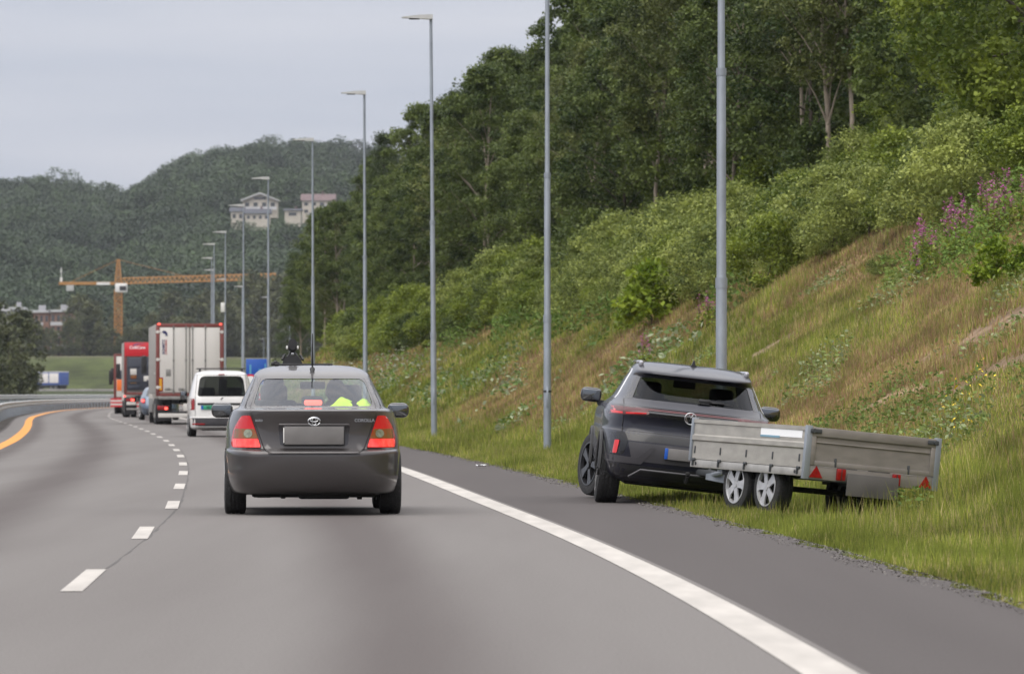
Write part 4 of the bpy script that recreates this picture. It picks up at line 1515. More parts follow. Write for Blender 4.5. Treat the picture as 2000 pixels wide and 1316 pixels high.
def arch(x, y, r, w=0.5):
    q = MB(); q.cyl((x - w / 2, y, r * 0.95), (x + w / 2, y, r * 0.95), r * 1.13, seg=36)
    return q.mesh('arch')


def prism_mesh(poly, a, b_, axis='y'):
    return MB().prism(poly, a, b_, axis).mesh('cut')


# ------------- dark saloon ahead
M['car_grey'] = pmat('warm_grey_car_paint', (0.066, 0.060, 0.060), 0.36, metal=0.5, coat=0.8, var=0.05, scale=1.2)
M['glass'] = glass_mat('car_window_glass', (0.80, 0.88, 0.86), 0.07)
M['tint'] = glass_mat('dark_privacy_glass', (0.11, 0.115, 0.10), 0.01, edge=0.5)
M['shade_band'] = pmat('window_surround', (0.030, 0.028, 0.032), 0.25, coat=0.5)

CAR = [(0.195, .34, 4.15, .76, 6), (0.21, .16, 4.25, .80, 6), (0.25, .07, 4.32, .822, 6), (0.36, .02, 4.38, .843, 6.5), (0.50, .0, 4.40, .853, 6), (0.585, .0, 4.40, .857, 6),
       (0.618, .015, 4.38, .856, 6), (0.636, .055, 4.36, .853, 6), (0.66, .075, 4.34, .852, 6), (0.80, .085, 4.25, .846, 5.5), (0.90, .075, 4.05, .828, 5.2), (0.965, .055, 3.8, .805, 5), (1.002, .05, 3.5, .785, 5),
       (1.016, .075, 3.3, .770, 5), (1.028, .22, 3.2, .745, 5), (1.04, .46, 3.1, .722, 5), (1.058, .52, 3.05, .712, 5), (1.12, .62, 2.95, .690, 5), (1.22, .79, 2.78, .640, 4.6), (1.32, .97, 2.60, .590, 4.2),
       (1.36, 1.07, 2.52, .568, 4), (1.392, 1.22, 2.42, .535, 3.8), (1.42, 1.42, 2.3, .48, 3.4), (1.445, 1.62, 2.2, .37, 3.2), (1.455, 1.78, 2.1, .22, 3)]
bm = loft(CAR, 3)
bvh = BVHTree.FromBMesh(bm)
base = bpy.data.meshes.new('shell'); bm.to_mesh(base); bm.free()
rw = rpoly([(-.585, 1.052), (.585, 1.052), (.500, 1.318), (-.500, 1.318)], [.06, .06, .07, .07])
fw_ = rpoly([(-.60, 1.075), (.60, 1.075), (.50, 1.345), (-.50, 1.345)], .06)
sw = rpoly([(0.98, 1.075), (2.92, 1.075), (2.45, 1.35), (1.35, 1.35)], .06)
cuts = [prism_mesh(rw, -1, 1.7), prism_mesh(fw_, 2.0, 5), prism_mesh(sw, -2, 2, 'x')]
for sx in (-1, 1):
    for yy in (0.98, 3.55):
        cuts.append(arch(sx * .78, yy, .315, .5))
shell = cut(base, cuts, 0.03)
saloon = empty('saloon_car', (-1.90, 54.65, 0), (0, 0, 0.050))
tag(saloon, 'dark grey saloon car with its brake lights lit, driving in the right lane', 'car')
link('body', finish(shell), M['car_grey'], saloon)
# glass
patch(bvh, [(x * 1.015, 1.05 + (z - 1.05) * 1.01) for x, z in rw], 'rear_window', M['glass'], saloon, out=-0.008, thick=0)
patch(bvh, fw_, 'windscreen', M['glass'], saloon, sign=-1, out=-0.008, thick=0)
for s in (-1, 1):
    patch(bvh, sw, 'side_window', M['glass'], saloon, axis='x', sign=-s, out=-0.008, thick=0)
# dark bands framing the rear glass
for s in (-1, 1):
    poly = [(s * .660, 1.046), (s * .612, 1.046), (s * .505, 1.325), (s * .545, 1.340)]
    if s > 0: poly = poly[::-1]
    patch(bvh, poly, 'window_trim', M['shade_band'], saloon, out=0.003)
    seam(bvh, [(s * .665, 1.04), (s * .552, 1.345)], 'panel_gap', saloon)
patch(bvh, rpoly([(-.545, 1.318), (.545, 1.318), (.545, 1.332), (-.545, 1.332)], .004), 'window_trim', M['shade_band'], saloon, out=0.003)
# boot lid: proud panel with its gap line
lid = rpoly([(-.605, 1.004), (-.48, .655), (-.43, .598), (.43, .598), (.48, .655), (.605, 1.004)], [.02, .05, .04, .04, .05, .02])
patch(bvh, lid, 'boot_lid', M['car_grey'], saloon, out=0.006, thick=0.03, step=.05)
seam(bvh, [(-.610, 1.012), (-.485, .655), (-.43, .590), (.43, .590), (.485, .655), (.610, 1.012)], 'panel_gap', saloon, w=.010)
for s in (-1, 1):
    seam(bvh, [(s * .50, .640), (s * .70, .634), (s * .84, .640)], 'panel_gap', saloon, w=.008)
# recess and plate
patch(bvh, rpoly([(-.345, .865), (-.325, .675), (.325, .675), (.345, .865)], .02), 'plate_recess', M['shade_band'], saloon, out=0.0075, thick=.02)
MB().bx(-.34, .34, .035, .075, .862, .885, .008).build('boot_handle', M['car_grey'], saloon)
q = MB(); q.bx(-.285, .285, .028, .040, .685, .856, .003); q.build('number_plate', M['plain_plate'], saloon)
MB().bx(-.295, .295, .032, .045, .678, .862, .003).build('plate_frame', M['black'], saloon)
MB().bx(-.297, -.286, .026, .031, .700, .845, .002).build('plate_edge', M['white'], saloon)
# emblem
q = MB()
def ell(cx, cz, a_, b_, y, r, mb_, n=28):
    mb_.tube([(cx + a_ * math.cos(2 * math.pi * k / n), y, cz + b_ * math.sin(2 * math.pi * k / n)) for k in range(n)], r, 6, True)
ell(0, .905, .058, .040, .040, .0065, q); ell(0, .905, .020, .036, .036, .005, q); ell(0, .920, .040, .018, .036, .005, q)
q.build('emblem', M['chrome'], saloon)
text('COROLLA', .042, (.485, .045, .915), saloon, M['chrome'], ext=.003, bold=.001)
text('auto', .040, (-.53, .045, .918), saloon, M['chrome'], ext=.003, bold=.001)
# tail lights
M['lens_top'] = pmat('red_lens_upper', (0.34, 0.006, 0.010), 0.2, coat=0.35, emit=(0.9, .01, .015), es=0.16)
M['lens_amber'] = pmat('amber_clear_lens', (0.26, 0.06, 0.015), 0.2, coat=0.3, col2=(0.13, 0.095, 0.025), scale=14)
M['lens_clear'] = pmat('reversing_lens', (0.20, 0.22, 0.16), 0.12, coat=0.8, var=.3, scale=30)
m, t, b = new_mat('lit_brake_lens')
tcn = t.nodes.new('ShaderNodeTexCoord'); wv = t.nodes.new('ShaderNodeTexWave'); wv.bands_direction = 'X'; wv.inputs['Scale'].default_value = 26; wv.inputs['Distortion'].default_value = 0.6
nz_ = t.nodes.new('ShaderNodeTexNoise'); nz_.inputs['Scale'].default_value = 14
t.links.new(tcn.outputs['Object'], wv.inputs['Vector']); t.links.new(tcn.outputs['Object'], nz_.inputs['Vector'])
mu = t.nodes.new('ShaderNodeMath'); mu.operation = 'MULTIPLY'; t.links.new(wv.outputs['Fac'], mu.inputs[0]); t.links.new(nz_.outputs['Fac'], mu.inputs[1])
rp = t.nodes.new('ShaderNodeValToRGB'); rp.color_ramp.elements[0].color = (0.32, 0.002, 0.004, 1); rp.color_ramp.elements[0].position = .12
rp.color_ramp.elements[1].color = (1.0, 0.11, 0.08, 1); rp.color_ramp.elements[1].position = .62
t.links.new(mu.outputs[0], rp.inputs['Fac']); t.links.new(rp.outputs['Color'], b.inputs['Emission Color']); b.inputs['Emission Strength'].default_value = 1.5
b.inputs['Base Color'].default_value = (.25, .004, .006, 1); b.inputs['Roughness'].default_value = .15; b.inputs['Coat Weight'].default_value = .6
M['brake'] = m
for s in (-1, 1):
    def S(poly): return [(s * x, z) for x, z in (poly if s < 0 else poly[::-1])]
    e = patch(bvh, S(rpoly([(.698, .962), (.612, .962), (.508, .655), (.788, .655), (.800, .70), (.772, .84)], [.03, .02, .02, .02, .03, .05])), 'tail_light', M['lens_top'], saloon, out=0.012, thick=.03, step=.025)
    patch(bvh, S(rpoly([(.765, .835), (.575, .835), (.535, .742), (.782, .742)], .015)), 'indicator_lens', M['lens_amber'], e, out=0.016, thick=.01, step=.02)
    patch(bvh, S([(.635 + .042 * math.cos(a), .790 + .040 * math.sin(a)) for a in np.linspace(0, 2 * math.pi, 20, endpoint=False)]), 'reversing_lens', M['lens_clear'], e, out=0.020, thick=.01, step=.02)
    patch(bvh, S(rpoly([(.782, .738), (.540, .738), (.516, .660), (.785, .660)], .012)), 'brake_lens', M['brake'], e, out=0.016, thick=.01, step=.02)
# high brake light behind the glass
MB().box((0, .70, 1.085), (.175, .04, .050), .02).build('high_brake_light', M['red_lit'], saloon)
# mirrors
for s in (-1, 1):
    q = MB(); q.box((s * .885, 2.62, 1.005), (.215, .13, .150), .062, seg=5); q.prism([(s * .74, .93), (s * .80, .93), (s * .84, .97), (s * .74, 1.0)], 2.60, 2.66)
    e = q.build('mirror', M['shade_band'], saloon)
    MB().box((s * .885, 2.555, 1.005), (.180, .012, .110), .035, seg=4).build('mirror_glass', M['mirror'], e)
# wheels, underside
for s in (-1, 1):
    wheel(saloon, s * .755, .98, .315, .205, s)
    wheel(saloon, s * .755, 3.55, .315, .205, s)
q = MB(); q.bx(-.60, .60, .35, 4.0, .17, .24, .03); q.bx(-.15, .35, .30, .75, .155, .24, .03); q.bx(-.56, -.40, .5, .9, .165, .24, .02); q.bx(-.32, -.27, .32, .5, .16, .24, .01); q.bx(.42, .47, .4, .5, .15, .24, .01)
q.cyl((-.62, .98, .28), (.62, .98, .28), .03, seg=10); q.cyl((.5, .2, .24), (.5, .6, .22), .025, seg=10)
q.build('underbody', M['dark'], saloon)
MB().lathe_x([(-.01, .02), (.01, .02)]).bm.free()
# aerial
q = MB(); q.tube([(0, 1.16, 1.365), (0, 1.20, 1.395), (0, 1.22, 1.42), (0, 1.21, 1.45), (0, 1.18, 1.55), (0, 1.12, 1.76)], [.006, .022, .026, .012, .008, .004], 8); q.tube([(0, 1.14, 1.375), (0, 1.02, 1.32), (0, .90, 1.24)], [.010, .008, .004], 6)
q.build('aerial', M['black'], saloon)
# lighter interior seen through the glass
M['trim_cloth'] = pmat('grey_interior_trim', (0.10, 0.105, 0.11), 0.9, var=.1)
q = MB(); q.bx(-.62, .62, .62, 1.02, 1.00, 1.03, .01); q.build('parcel_shelf', M['trim_cloth'], saloon)
for s in (-1, 1):
    q = MB(); q.box((s * .37, 2.05, .80), (.47, .14, .62), .06, seg=3); q.box((s * .37, 2.1, .5), (.47, .5, .16), .05)
    e = q.build('seat', M['cloth'], saloon)
    MB().box((s * .37, 2.08, 1.17), (.27, .11, .18), .05, seg=3).build('headrest', M['cloth'], e)
q = MB(); q.box((0, 1.05, .80), (1.15, .16, .5), .05, seg=3); e = q.build('seat', M['cloth'], saloon)
for xx in (0,): MB().box((xx, 1.02, 1.09), (.22, .10, .12), .04, seg=3).build('headrest', M['cloth'], e)
MB().bx(-.66, .66, 2.75, 3.05, .85, 1.02, .04).build('dashboard', M['cloth'], saloon)
MB().box((.02, 2.38, 1.255), (.25, .03, .075), .025, seg=3).build('rear_view_mirror', M['cloth'], saloon)
q = MB(); q.tube([(-.37 + .18 * math.cos(a), 2.62, .92 + .17 * math.sin(a)) for a in np.linspace(0, 2 * math.pi, 24, endpoint=False)], .014, 6, True); q.build('steering_wheel', M['black'], saloon)


# ------------- people in the saloon
def skin_person(name, parent, joints, edges, mat, sub=2):
    me = bpy.data.meshes.new(name)
    me.from_pydata([j[0] for j in joints], edges, [])
    o = bpy.data.objects.new('tmp', me); C.objects.link(o)
    md = o.modifiers.new('s', 'SKIN')
    sk = me.skin_vertices[0].data if me.skin_vertices else None
    if sk is None:
        me_attr = None
    for i, j in enumerate(joints):
        sk[i].radius = (j[1], j[1] * (j[2] if len(j) > 2 else 1))
    sk[0].use_root = True
    md2 = o.modifiers.new('u', 'SUBSURF'); md2.levels = sub
    bpy.context.view_layer.update()
    m2 = bpy.data.meshes.new_from_object(o.evaluated_get(bpy.context.evaluated_depsgraph_get()))
    bpy.data.objects.remove(o)
    return finish(m2, 180)


M['skin'] = pmat('skin', (0.36, 0.20, 0.14), 0.6, var=.05)
M['hair'] = pmat('dark_hair', (0.02, 0.016, 0.013), 0.8, var=.3, scale=30)
M['hivis'] = pmat('hi_vis_yellow', (0.62, 0.85, 0.03), 0.8, emit=(.6, .9, .02), es=0.0, var=.12, scale=12)
M['navy'] = pmat('dark_jacket', (0.02, 0.022, 0.03), 0.9, var=.2)


def seated(loc, rotz, label, jacket, s=1.0, lean=0.0):
    r = empty('person', loc, (0, 0, rotz), s); tag(r, label, 'person')
    J = [((0, 0, .10), .15), ((0, .01, .30), .14), ((lean * .5, .03, .50), .17), ((lean * .8, .04, .58), .07), ((lean, .05, .64), .055), ((lean, .06, .70), .085), ((lean, .065, .79), .098), ((lean, .06, .87), .07),
         ((-.19 + lean * .5, .03, .50), .065), ((-.25, .12, .28), .045), ((-.16, .36, .26), .035), ((-.13, .45, .28), .035),
         ((.19 + lean * .5, .03, .50), .065), ((.25, .12, .28), .045), ((.16, .36, .26), .035), ((.13, .45, .28), .035),
         ((-.11, .22, .11), .09), ((-.13, .48, .14), .07), ((-.13, .56, -.15), .05), ((.11, .22, .11), .09), ((.13, .48, .14), .07), ((.13, .56, -.15), .05)]
    Ed = [(0, 1), (1, 2), (2, 3), (3, 4), (4, 5), (5, 6), (6, 7), (2, 8), (8, 9), (9, 10), (10, 11), (2, 12), (12, 13), (13, 14), (14, 15), (0, 16), (16, 17), (17, 18), (0, 19), (19, 20), (20, 21)]
    link('body', skin_person('b', r, J, Ed, M['skin']), M['skin'], r)
    # hair cap, jacket
    q = MB(); g = bmesh.ops.create_uvsphere(q.bm, u_segments=20, v_segments=12, radius=.112, matrix=Matrix.Translation((lean, .045, .80)) @ Matrix.Diagonal((.88, 1.0, 1.12, 1)))
    q.build('hair', M['hair'], r, 180)
    JJ = [((0, 0, .10), .17), ((0, .01, .30), .165), ((lean * .5, .03, .49), .185), ((lean * .7, .04, .575), .085), ((-.20 + lean * .5, .03, .49), .085), ((-.26, .12, .28), .062), ((-.18, .33, .26), .05),
          ((.20 + lean * .5, .03, .49), .085), ((.26, .12, .28), .062), ((.18, .33, .26), .05)]
    link('jacket', skin_person('j', r, JJ, [(0, 1), (1, 2), (2, 3), (2, 4), (4, 5), (5, 6), (2, 7), (7, 8), (8, 9)], jacket), jacket, r)
    for sx in (-1, 1):
        for k in range(4):
            q = MB(); x = sx * (.13 + (k - 1.5) * .02)
            q.tube([(x, .46, .285), (x, .50 + .005 * (k in (1, 2)), .29), (x, .52, .265), (x, .50, .245)], [.010, .009, .008, .007], 6)
            q.build('finger', M['skin'], r, 60)
        q = MB(); q.tube([(sx * .09, .44, .28), (sx * .07, .475, .27), (sx * .085, .50, .262)], [.012, .010, .008], 6); q.build('thumb', M['skin'], r, 60)
    for sx in (-1, 1):
        q = MB(); g = bmesh.ops.create_uvsphere(q.bm, u_segments=8, v_segments=6, radius=.012, matrix=Matrix.Translation((lean + sx * .032, .158, .79))); q.build('eye', M['white'], r, 180)
        q = MB(); q.box((lean + sx * .098, .055, .785), (.012, .035, .06), .005); q.build('ear', M['skin'], r)
    q = MB(); q.tube([(lean, .150, .80), (lean, .172, .765), (lean, .155, .755)], [.008, .013, .009], 6); q.build('nose', M['skin'], r, 60)
    q = MB(); q.box((lean, .150, .725), (.045, .012, .012), .005); q.build('mouth', M['red_sign'], r)
    return r


def on_car(lx, ly, lz, base_=saloon):
    c, s = math.cos(.05), math.sin(.05)
    return (base_.location.x + lx * c - ly * s, base_.location.y + lx * s + ly * c, lz)


seated(on_car(-.37, 2.18, .48), .05, 'driver in a dark jacket behind the wheel of the grey saloon car', M['navy'])
seated(on_car(.30, 2.18, .40), .05, 'passenger in the grey saloon car, head leaning towards the driver', M['navy'], lean=-.05)
# hi-vis vest lying on the rear seat back and shelf
bm_ = bmesh.new()
def vest_h(x, y):
    return .045 * (vnoise(x * 14, y * 14) + .5) + .075 * math.exp(-((x - .28) / .09) ** 2) * math.exp(-((y - .85) / .2) ** 2) + .055 * math.exp(-((x - .50) / .06) ** 2)
G = {}
nx_, ny_ = 22, 14
for i in range(nx_):
    for j in range(ny_):
        x, y = .17 + .43 * i / (nx_ - 1), .72 + .26 * j / (ny_ - 1)
        edge = min(i, nx_ - 1 - i, 4) / 4
        G[i, j] = bm_.verts.new((x + .01 * math.sin(j), y, 1.034 + float(vest_h(x, y)) * (.25 + .75 * edge) * min(1.0, .02 + j * .3) + .004))
for i in range(nx_ - 1):
    for j in range(ny_ - 1):
        if abs(.17 + .43 * i / (nx_ - 1) - .395) > .022:
            bm_.faces.new((G[i, j], G[i + 1, j], G[i + 1, j + 1], G[i, j + 1]))
bmesh.ops.delete(bm_, geom=[v for v in bm_.verts if not v.link_faces], context='VERTS')
bmesh.ops.solidify(bm_, geom=bm_.faces[:], thickness=.006)
vm_ = bpy.data.meshes.new('vest'); bm_.to_mesh(vm_); bm_.free()
o = link('safety_vest', finish(vm_, 60), M['hivis'])
o.location = saloon.location; o.rotation_euler = saloon.rotation_euler
tag(o, 'crumpled neon yellow safety vest lying behind the saloon rear window', 'safety vest')

# camera rig on the roof
rig = empty('camera_rig', on_car(0, 1.9, 1.45), (0, 0, .05))
rig.scale = (.86, .9, .86)
tag(rig, 'black equipment rig with bars and a camera mounted on the saloon roof', 'camera rig')
q = MB(); q.bx(-.44, .26, .55, .59, .008, .028, .006); q.bx(-.42, .24, -.05, .0, .008, .024, .006); q.build('cross_bar', M['black'], rig)
q = MB(); q.bx(-.46, -.36, .5, .64, .0, .045, .01); q.box((-.41, .5, .035), (.05, .08, .05), .015); q.build('clamp', M['black'], rig)
q = MB(); q.prism([(-.34, -.01), (-.08, -.01), (-.12, .085), (-.16, .12), (-.26, .12), (-.31, .09)], .45, .62)
for a_, b_ in (((-.30, .5, .06), (-.22, .55, .17)), ((-.12, .5, .06), (-.20, .55, .17)), ((-.33, .5, .07), (-.30, .55, .13)), ((-.09, .5, .07), (-.12, .55, .12))):
    q.cyl(a_, b_, .015, seg=8)
q.build('mount', M['black'], rig)
q = MB(); q.box((-.21, .55, .215), (.105, .12, .085), .025, seg=3); q.cyl((-.21, .48, .265), (-.21, .62, .265), .05, seg=18); q.cyl((-.21, .46, .22), (-.21, .5, .22), .035, seg=18); q.build('camera_head', M['black'], rig)
for xx in (-.275, -.150):
    MB().box((xx, .50, .215), (.022, .03, .038), .008).build('side_lamp', M['white'], rig)
MB().box((-.21, .47, .14), (.035, .02, .022), .006).build('front_lamp', M['chrome'], rig)

# ------------- dark electric crossover stopped on the verge, leaning into the ditch
M['suv_grey'] = pmat('blue_grey_car_paint', (0.007, 0.008, 0.018), 0.42, metal=0.0, coat=0.6, spec=0.35, var=0.04, scale=1.0)
M['suv_silver'] = pmat('silver_roof_paint', (0.30, 0.30, 0.33), 0.35, metal=0.5, coat=0.8)
M['gloss_black'] = pmat('gloss_black_panel', (0.008, 0.008, 0.010), 0.25, coat=0.3)
M['dull_grey'] = pmat('grey_bumper_plastic', (0.055, 0.053, 0.060), 0.5, var=.15, scale=3)
SUV = [(0.27, .42, 4.1, .76, 6), (0.29, .22, 4.25, .82, 6), (0.36, .09, 4.40, .865, 6.5), (0.50, .03, 4.52, .90, 6.5), (0.66, .0, 4.56, .918, 6), (0.80, .03, 4.55, .925, 6), (0.83, .055, 4.54, .922, 6), (0.92, .06, 4.50, .925, 6),
       (0.985, .035, 4.35, .92, 5.6), (1.02, .025, 4.2, .912, 5.4), (1.05, .05, 3.9, .90, 5), (1.085, .10, 3.5, .872, 5), (1.12, .15, 3.35, .830, 4.8), (1.17, .21, 3.25, .790, 4.6), (1.26, .33, 3.05, .745, 4.6), (1.36, .46, 2.85, .698, 4.6),
       (1.405, .50, 2.75, .675, 4.4), (1.425, .42, 2.7, .665, 4.2), (1.445, .36, 2.62, .655, 4.2), (1.475, .40, 2.55, .645, 4.4), (1.515, .62, 2.42, .625, 4.4), (1.548, .84, 2.35, .585, 4.2), (1.570, 1.08, 2.25, .50, 4), (1.583, 1.4, 2.1, .32, 3.4)]
bm = loft(SUV, 3)
bvh = BVHTree.FromBMesh(bm)
base = bpy.data.meshes.new('shell'); bm.to_mesh(base); bm.free()
rw = rpoly([(-.665, 1.165), (.665, 1.165), (.585, 1.400), (-.585, 1.400)], [.05, .05, .05, .05])
fw_ = rpoly([(-.66, 1.17), (.66, 1.17), (.56, 1.43), (-.56, 1.43)], .05)
sw = rpoly([(1.0, 1.15), (3.1, 1.15), (2.55, 1.44), (1.3, 1.46)], .06)
cuts = [prism_mesh(rw, -1, 1.6), prism_mesh(fw_, 2.1, 5), prism_mesh(sw, -2, 2, 'x')]
for sx in (-1, 1):
    for yy in (0.92, 3.69):
        cuts.append(arch(sx * .85, yy, .36, .55))
shell = cut(base, cuts, 0.03)
SY, SR = .022, R(6.3)
suv = empty('crossover_car', (1.82, 60.7, -.105))
suv.rotation_euler = (R(0.5), SR, SY)
tag(suv, 'dark blue grey crossover car leaning into the ditch, hitched to the flatbed trailer', 'car')
link('body', finish(shell), M['suv_grey'], suv)
patch(bvh, rw, 'rear_window', M['tint'], suv, out=-0.006, thick=0)
patch(bvh, fw_, 'windscreen', M['glass'], suv, sign=-1, out=-0.006, thick=0)
for s in (-1, 1):
    patch(bvh, sw, 'side_window', M['tint'], suv, axis='x', sign=-s, out=-0.006, thick=0)
    seam(bvh, [(1.1, 1.14), (1.35, 1.475), (2.5, 1.455)], 'window_trim', suv, w=.02, axis='x', sign=-s, mat=M['chrome'])
    # black frames beside the rear glass
    poly = [(s * .735, 1.15), (s * .655, 1.162), (s * .575, 1.402), (s * .640, 1.412)]
    patch(bvh, poly if s < 0 else poly[::-1], 'window_trim', M['gloss_black'], suv, out=0.004)
    seam(bvh, [(s * .74, 1.145), (s * .735, 1.02), (s * .735, .80)], 'panel_gap', suv, w=.012)
# silver pillar and roof edge seen on the left side
# bright upper surfaces: the roof skin
# gloss black tailgate bar, tail lights
patch(bvh, rpoly([(-.80, 1.085), (.80, 1.085), (.83, .985), (-.83, .985)], .03), 'light_bar', M['gloss_black'], suv, out=0.006, thick=.02, step=.04)
M['dim_red'] = pmat('dim_red_lens', (0.07, 0.006, 0.009), 0.3, coat=0.15)
patch(bvh, rpoly([(-.62, 1.072), (.62, 1.072), (.62, 1.052), (-.62, 1.052)], .008), 'light_strip', M['dim_red'], suv, out=0.009, thick=.01)
for s in (-1, 1):
    def S(poly): return [(s * x, z) for x, z in (poly if s < 0 else poly[::-1])]
    e = patch(bvh, S(rpoly([(.888, 1.072), (.50, 1.062), (.46, 1.018), (.52, .992), (.895, .972)], .02)), 'tail_light', M['dim_red'], suv, out=0.011, thick=.02, step=.03)
    patch(bvh, S(rpoly([(.872, 1.030), (.745, 1.022), (.745, .998), (.86, .992)], .006)), 'lit_strip', M['red_lit2'] if 'red_lit2' in M else M['red_lit'], e, out=0.014, thick=.008, step=.02) if False else None
M['red_lit2'] = pmat('red_lens_glowing', (0.5, 0.01, 0.012), 0.2, coat=.6, emit=(0.8, .015, .02), es=.16)
for s in (-1, 1):
    def S(poly): return [(s * x, z) for x, z in (poly if s < 0 else poly[::-1])]
    patch(bvh, S(rpoly([(.870, 1.018), (.748, 1.010), (.748, .992), (.862, .986)], .005)), 'light_element', M['red_lit2'], suv, out=0.015, thick=.008, step=.02)
    patch(bvh, S([(.862, 1.060), (.838, 1.056), (.815, 1.018), (.838, 1.016)]), 'light_element', M['red_lit2'], suv, out=0.015, thick=.008, step=.02)
    patch(bvh, S([(.715, 1.010), (.50, 1.024), (.50, 1.012), (.715, .992)]), 'light_element', M['red_lit2'], suv, out=0.015, thick=.008, step=.02)
    # lower corner, reflectors and vents
    patch(bvh, S(rpoly([(.85, .78), (.70, .80), (.66, .70), (.70, .55), (.86, .56)], .03)), 'bumper_corner', M['gloss_black'], suv, out=0.004, thick=.02, step=.05)
    patch(bvh, S(rpoly([(.800, .705), (.752, .708), (.768, .565), (.812, .560)], .012)), 'reflector', M['red_lit2'], suv, out=0.014, thick=.01, step=.02)
    patch(bvh, S(rpoly([(.875, .545), (.55, .535), (.42, .66), (.36, .66), (.50, .47), (.875, .47)], .02)), 'air_curtain', M['dull_grey'], suv, out=0.012, thick=.02, step=.05)
    MB().box((s * .575, 1.75, 1.560), (.045, 1.55, .035), .016, seg=3).build('roof_rail', M['suv_silver'], suv)
    MB().box((s * .575, .95, 1.540), (.05, .20, .07), .024, seg=3).build('roof_rail_foot', M['suv_silver'], suv)
    q = MB(); q.box((s * 1.005, 2.95, 1.14), (.235, .14, .160), .06, seg=4); q.prism([(s * .84, 1.02), (s * .92, 1.03), (s * .95, 1.09), (s * .84, 1.09)], 2.92, 2.98)
    e = q.build('mirror', M['gloss_black'], suv)
    MB().box((s * 1.005, 2.885, 1.14), (.195, .016, .120), .04, seg=4).build('mirror_glass', M['mirror'], e)
# lower tailgate black area, bumper plastics, plate
patch(bvh, rpoly([(-.70, .815), (.70, .815), (.70, .715), (-.70, .715)], .02), 'tailgate_recess', M['gloss_black'], suv, out=0.003, thick=.02, step=.06)
patch(bvh, rpoly([(-.66, .700), (.66, .700), (.60, .50), (-.60, .50)], .03), 'bumper_panel', M['dull_grey'], suv, out=0.006, thick=.02, step=.06)
patch(bvh, rpoly([(-.84, .455), (.84, .455), (.74, .30), (-.74, .30)], .04), 'diffuser', M['black'], suv, out=0.006, thick=.02, step=.06)
q = MB()
q.tube([(-.62, .035, .33), (-.50, .0, .415), (.50, .0, .415), (.62, .035, .33)], .012, 6); q.build('diffuser_trim', M['dull_grey'], suv)
MB().bx(-.26, .26, -.028, -.012, .555, .675, .003).build('number_plate', M['plain_plate'], suv)
MB().bx(-.263, -.228, -.032, -.026, .557, .673, .002).build('plate_band', M['blue_sign'], suv)
# roundel
q = MB(); n = 36
cx, cz, yy = -.025, 1.012, .008
q.tube([(cx + .062 * math.cos(2 * math.pi * k / n), yy, cz + .062 * math.sin(2 * math.pi * k / n)) for k in range(n)], .0055, 6, True)
q.tube([(cx - .028, yy, cz + .054), (cx, yy, cz + .006), (cx + .028, yy, cz + .054)], .0055, 6)
q.tube([(cx - .056, yy, cz + .026), (cx - .028, yy, cz - .053), (cx, yy, cz - .004), (cx + .028, yy, cz - .053), (cx + .056, yy, cz + .026)], .0055, 6)
q.build('emblem', M['chrome'], suv)
q = MB(); q.box((.115, .22, 1.213), (.13, .03, .04), .012); q.box((.25, .245, 1.205), (.16, .02, .022), .008); q.cyl((.2, .235, 1.202), (.42, .27, 1.196), .006, seg=6); q.build('rear_wiper', M['black'], suv)
q = MB(); q.prism([(-.05, 1.56), (.05, 1.56), (.02, 1.585), (.004, 1.635), (-.004, 1.635), (-.02, 1.585)], 1.05, 1.16); q.build('roof_aerial', M['black'], suv)
MB().box((0, .40, 1.437), (.30, .03, .012), .004).build('high_brake_light', M['dim_red'], suv)
for s in (-1, 1):
    wheel(suv, s * .80, .92, .358, .235, s, rim='wide', rimmat=M['black_rim'], rr=.70)
for s in (-1, 1):
    wheel(suv, s * .81, 3.69, .358, .235, s, rim='wide', rimmat=M['black_rim'], rr=.70, steer=R(20))
q = MB(); q.bx(-.66, .66, .45, 4.1, .24, .32, .04); q.cyl((-.66, .92, .34), (.66, .92, .34), .035, seg=10); q.build('underbody', M['dark'], suv)
q = MB(); q.tube([(0, .5, .36), (0, .1, .33), (0, -.10, .34), (0, -.14, .40)], .022, 8); q.box((0, -.14, .425), (.05, .05, .05), .02, seg=3); q.build('tow_hitch', M['dark'], suv)
# dirty sill and wheel arch trims
for s in (-1, 1):
    q = MB(); q.tube([(s * .922, .92 + .43 * math.cos(a), .345 + .43 * math.sin(a)) for a in np.linspace(-.1, math.pi + .1, 18)], .022, 6); q.build('arch_trim', M['black'], suv)
    q = MB(); q.tube([(s * .922, 3.69 + .43 * math.cos(a), .345 + .43 * math.sin(a)) for a in np.linspace(-.1, math.pi + .1, 18)], .022, 6); q.build('arch_trim', M['black'], suv)
for s in (-1, 1):
    q = MB(); q.box((s * .40, 2.15, .88), (.48, .14, .62), .06, seg=3); q.box((s * .40, 2.3, .58), (.48, .5, .16), .05)
    e = q.build('seat', M['cloth'], suv)
    MB().box((s * .40, 2.17, 1.27), (.27, .11, .18), .05, seg=3).build('headrest', M['cloth'], e)
q = MB(); q.box((0, 1.15, .88), (1.2, .16, .5), .05, seg=3); e = q.build('seat', M['cloth'], suv)
for xx in (-.4, .4): MB().box((xx, 1.12, 1.18), (.24, .10, .13), .04, seg=3).build('headrest', M['cloth'], e)
MB().bx(-.7, .7, 2.9, 3.2, .95, 1.12, .04).build('dashboard', M['cloth'], suv)
MB().box((0, 2.55, 1.36), (.25, .03, .08), .025).build('rear_view_mirror', M['cloth'], suv)

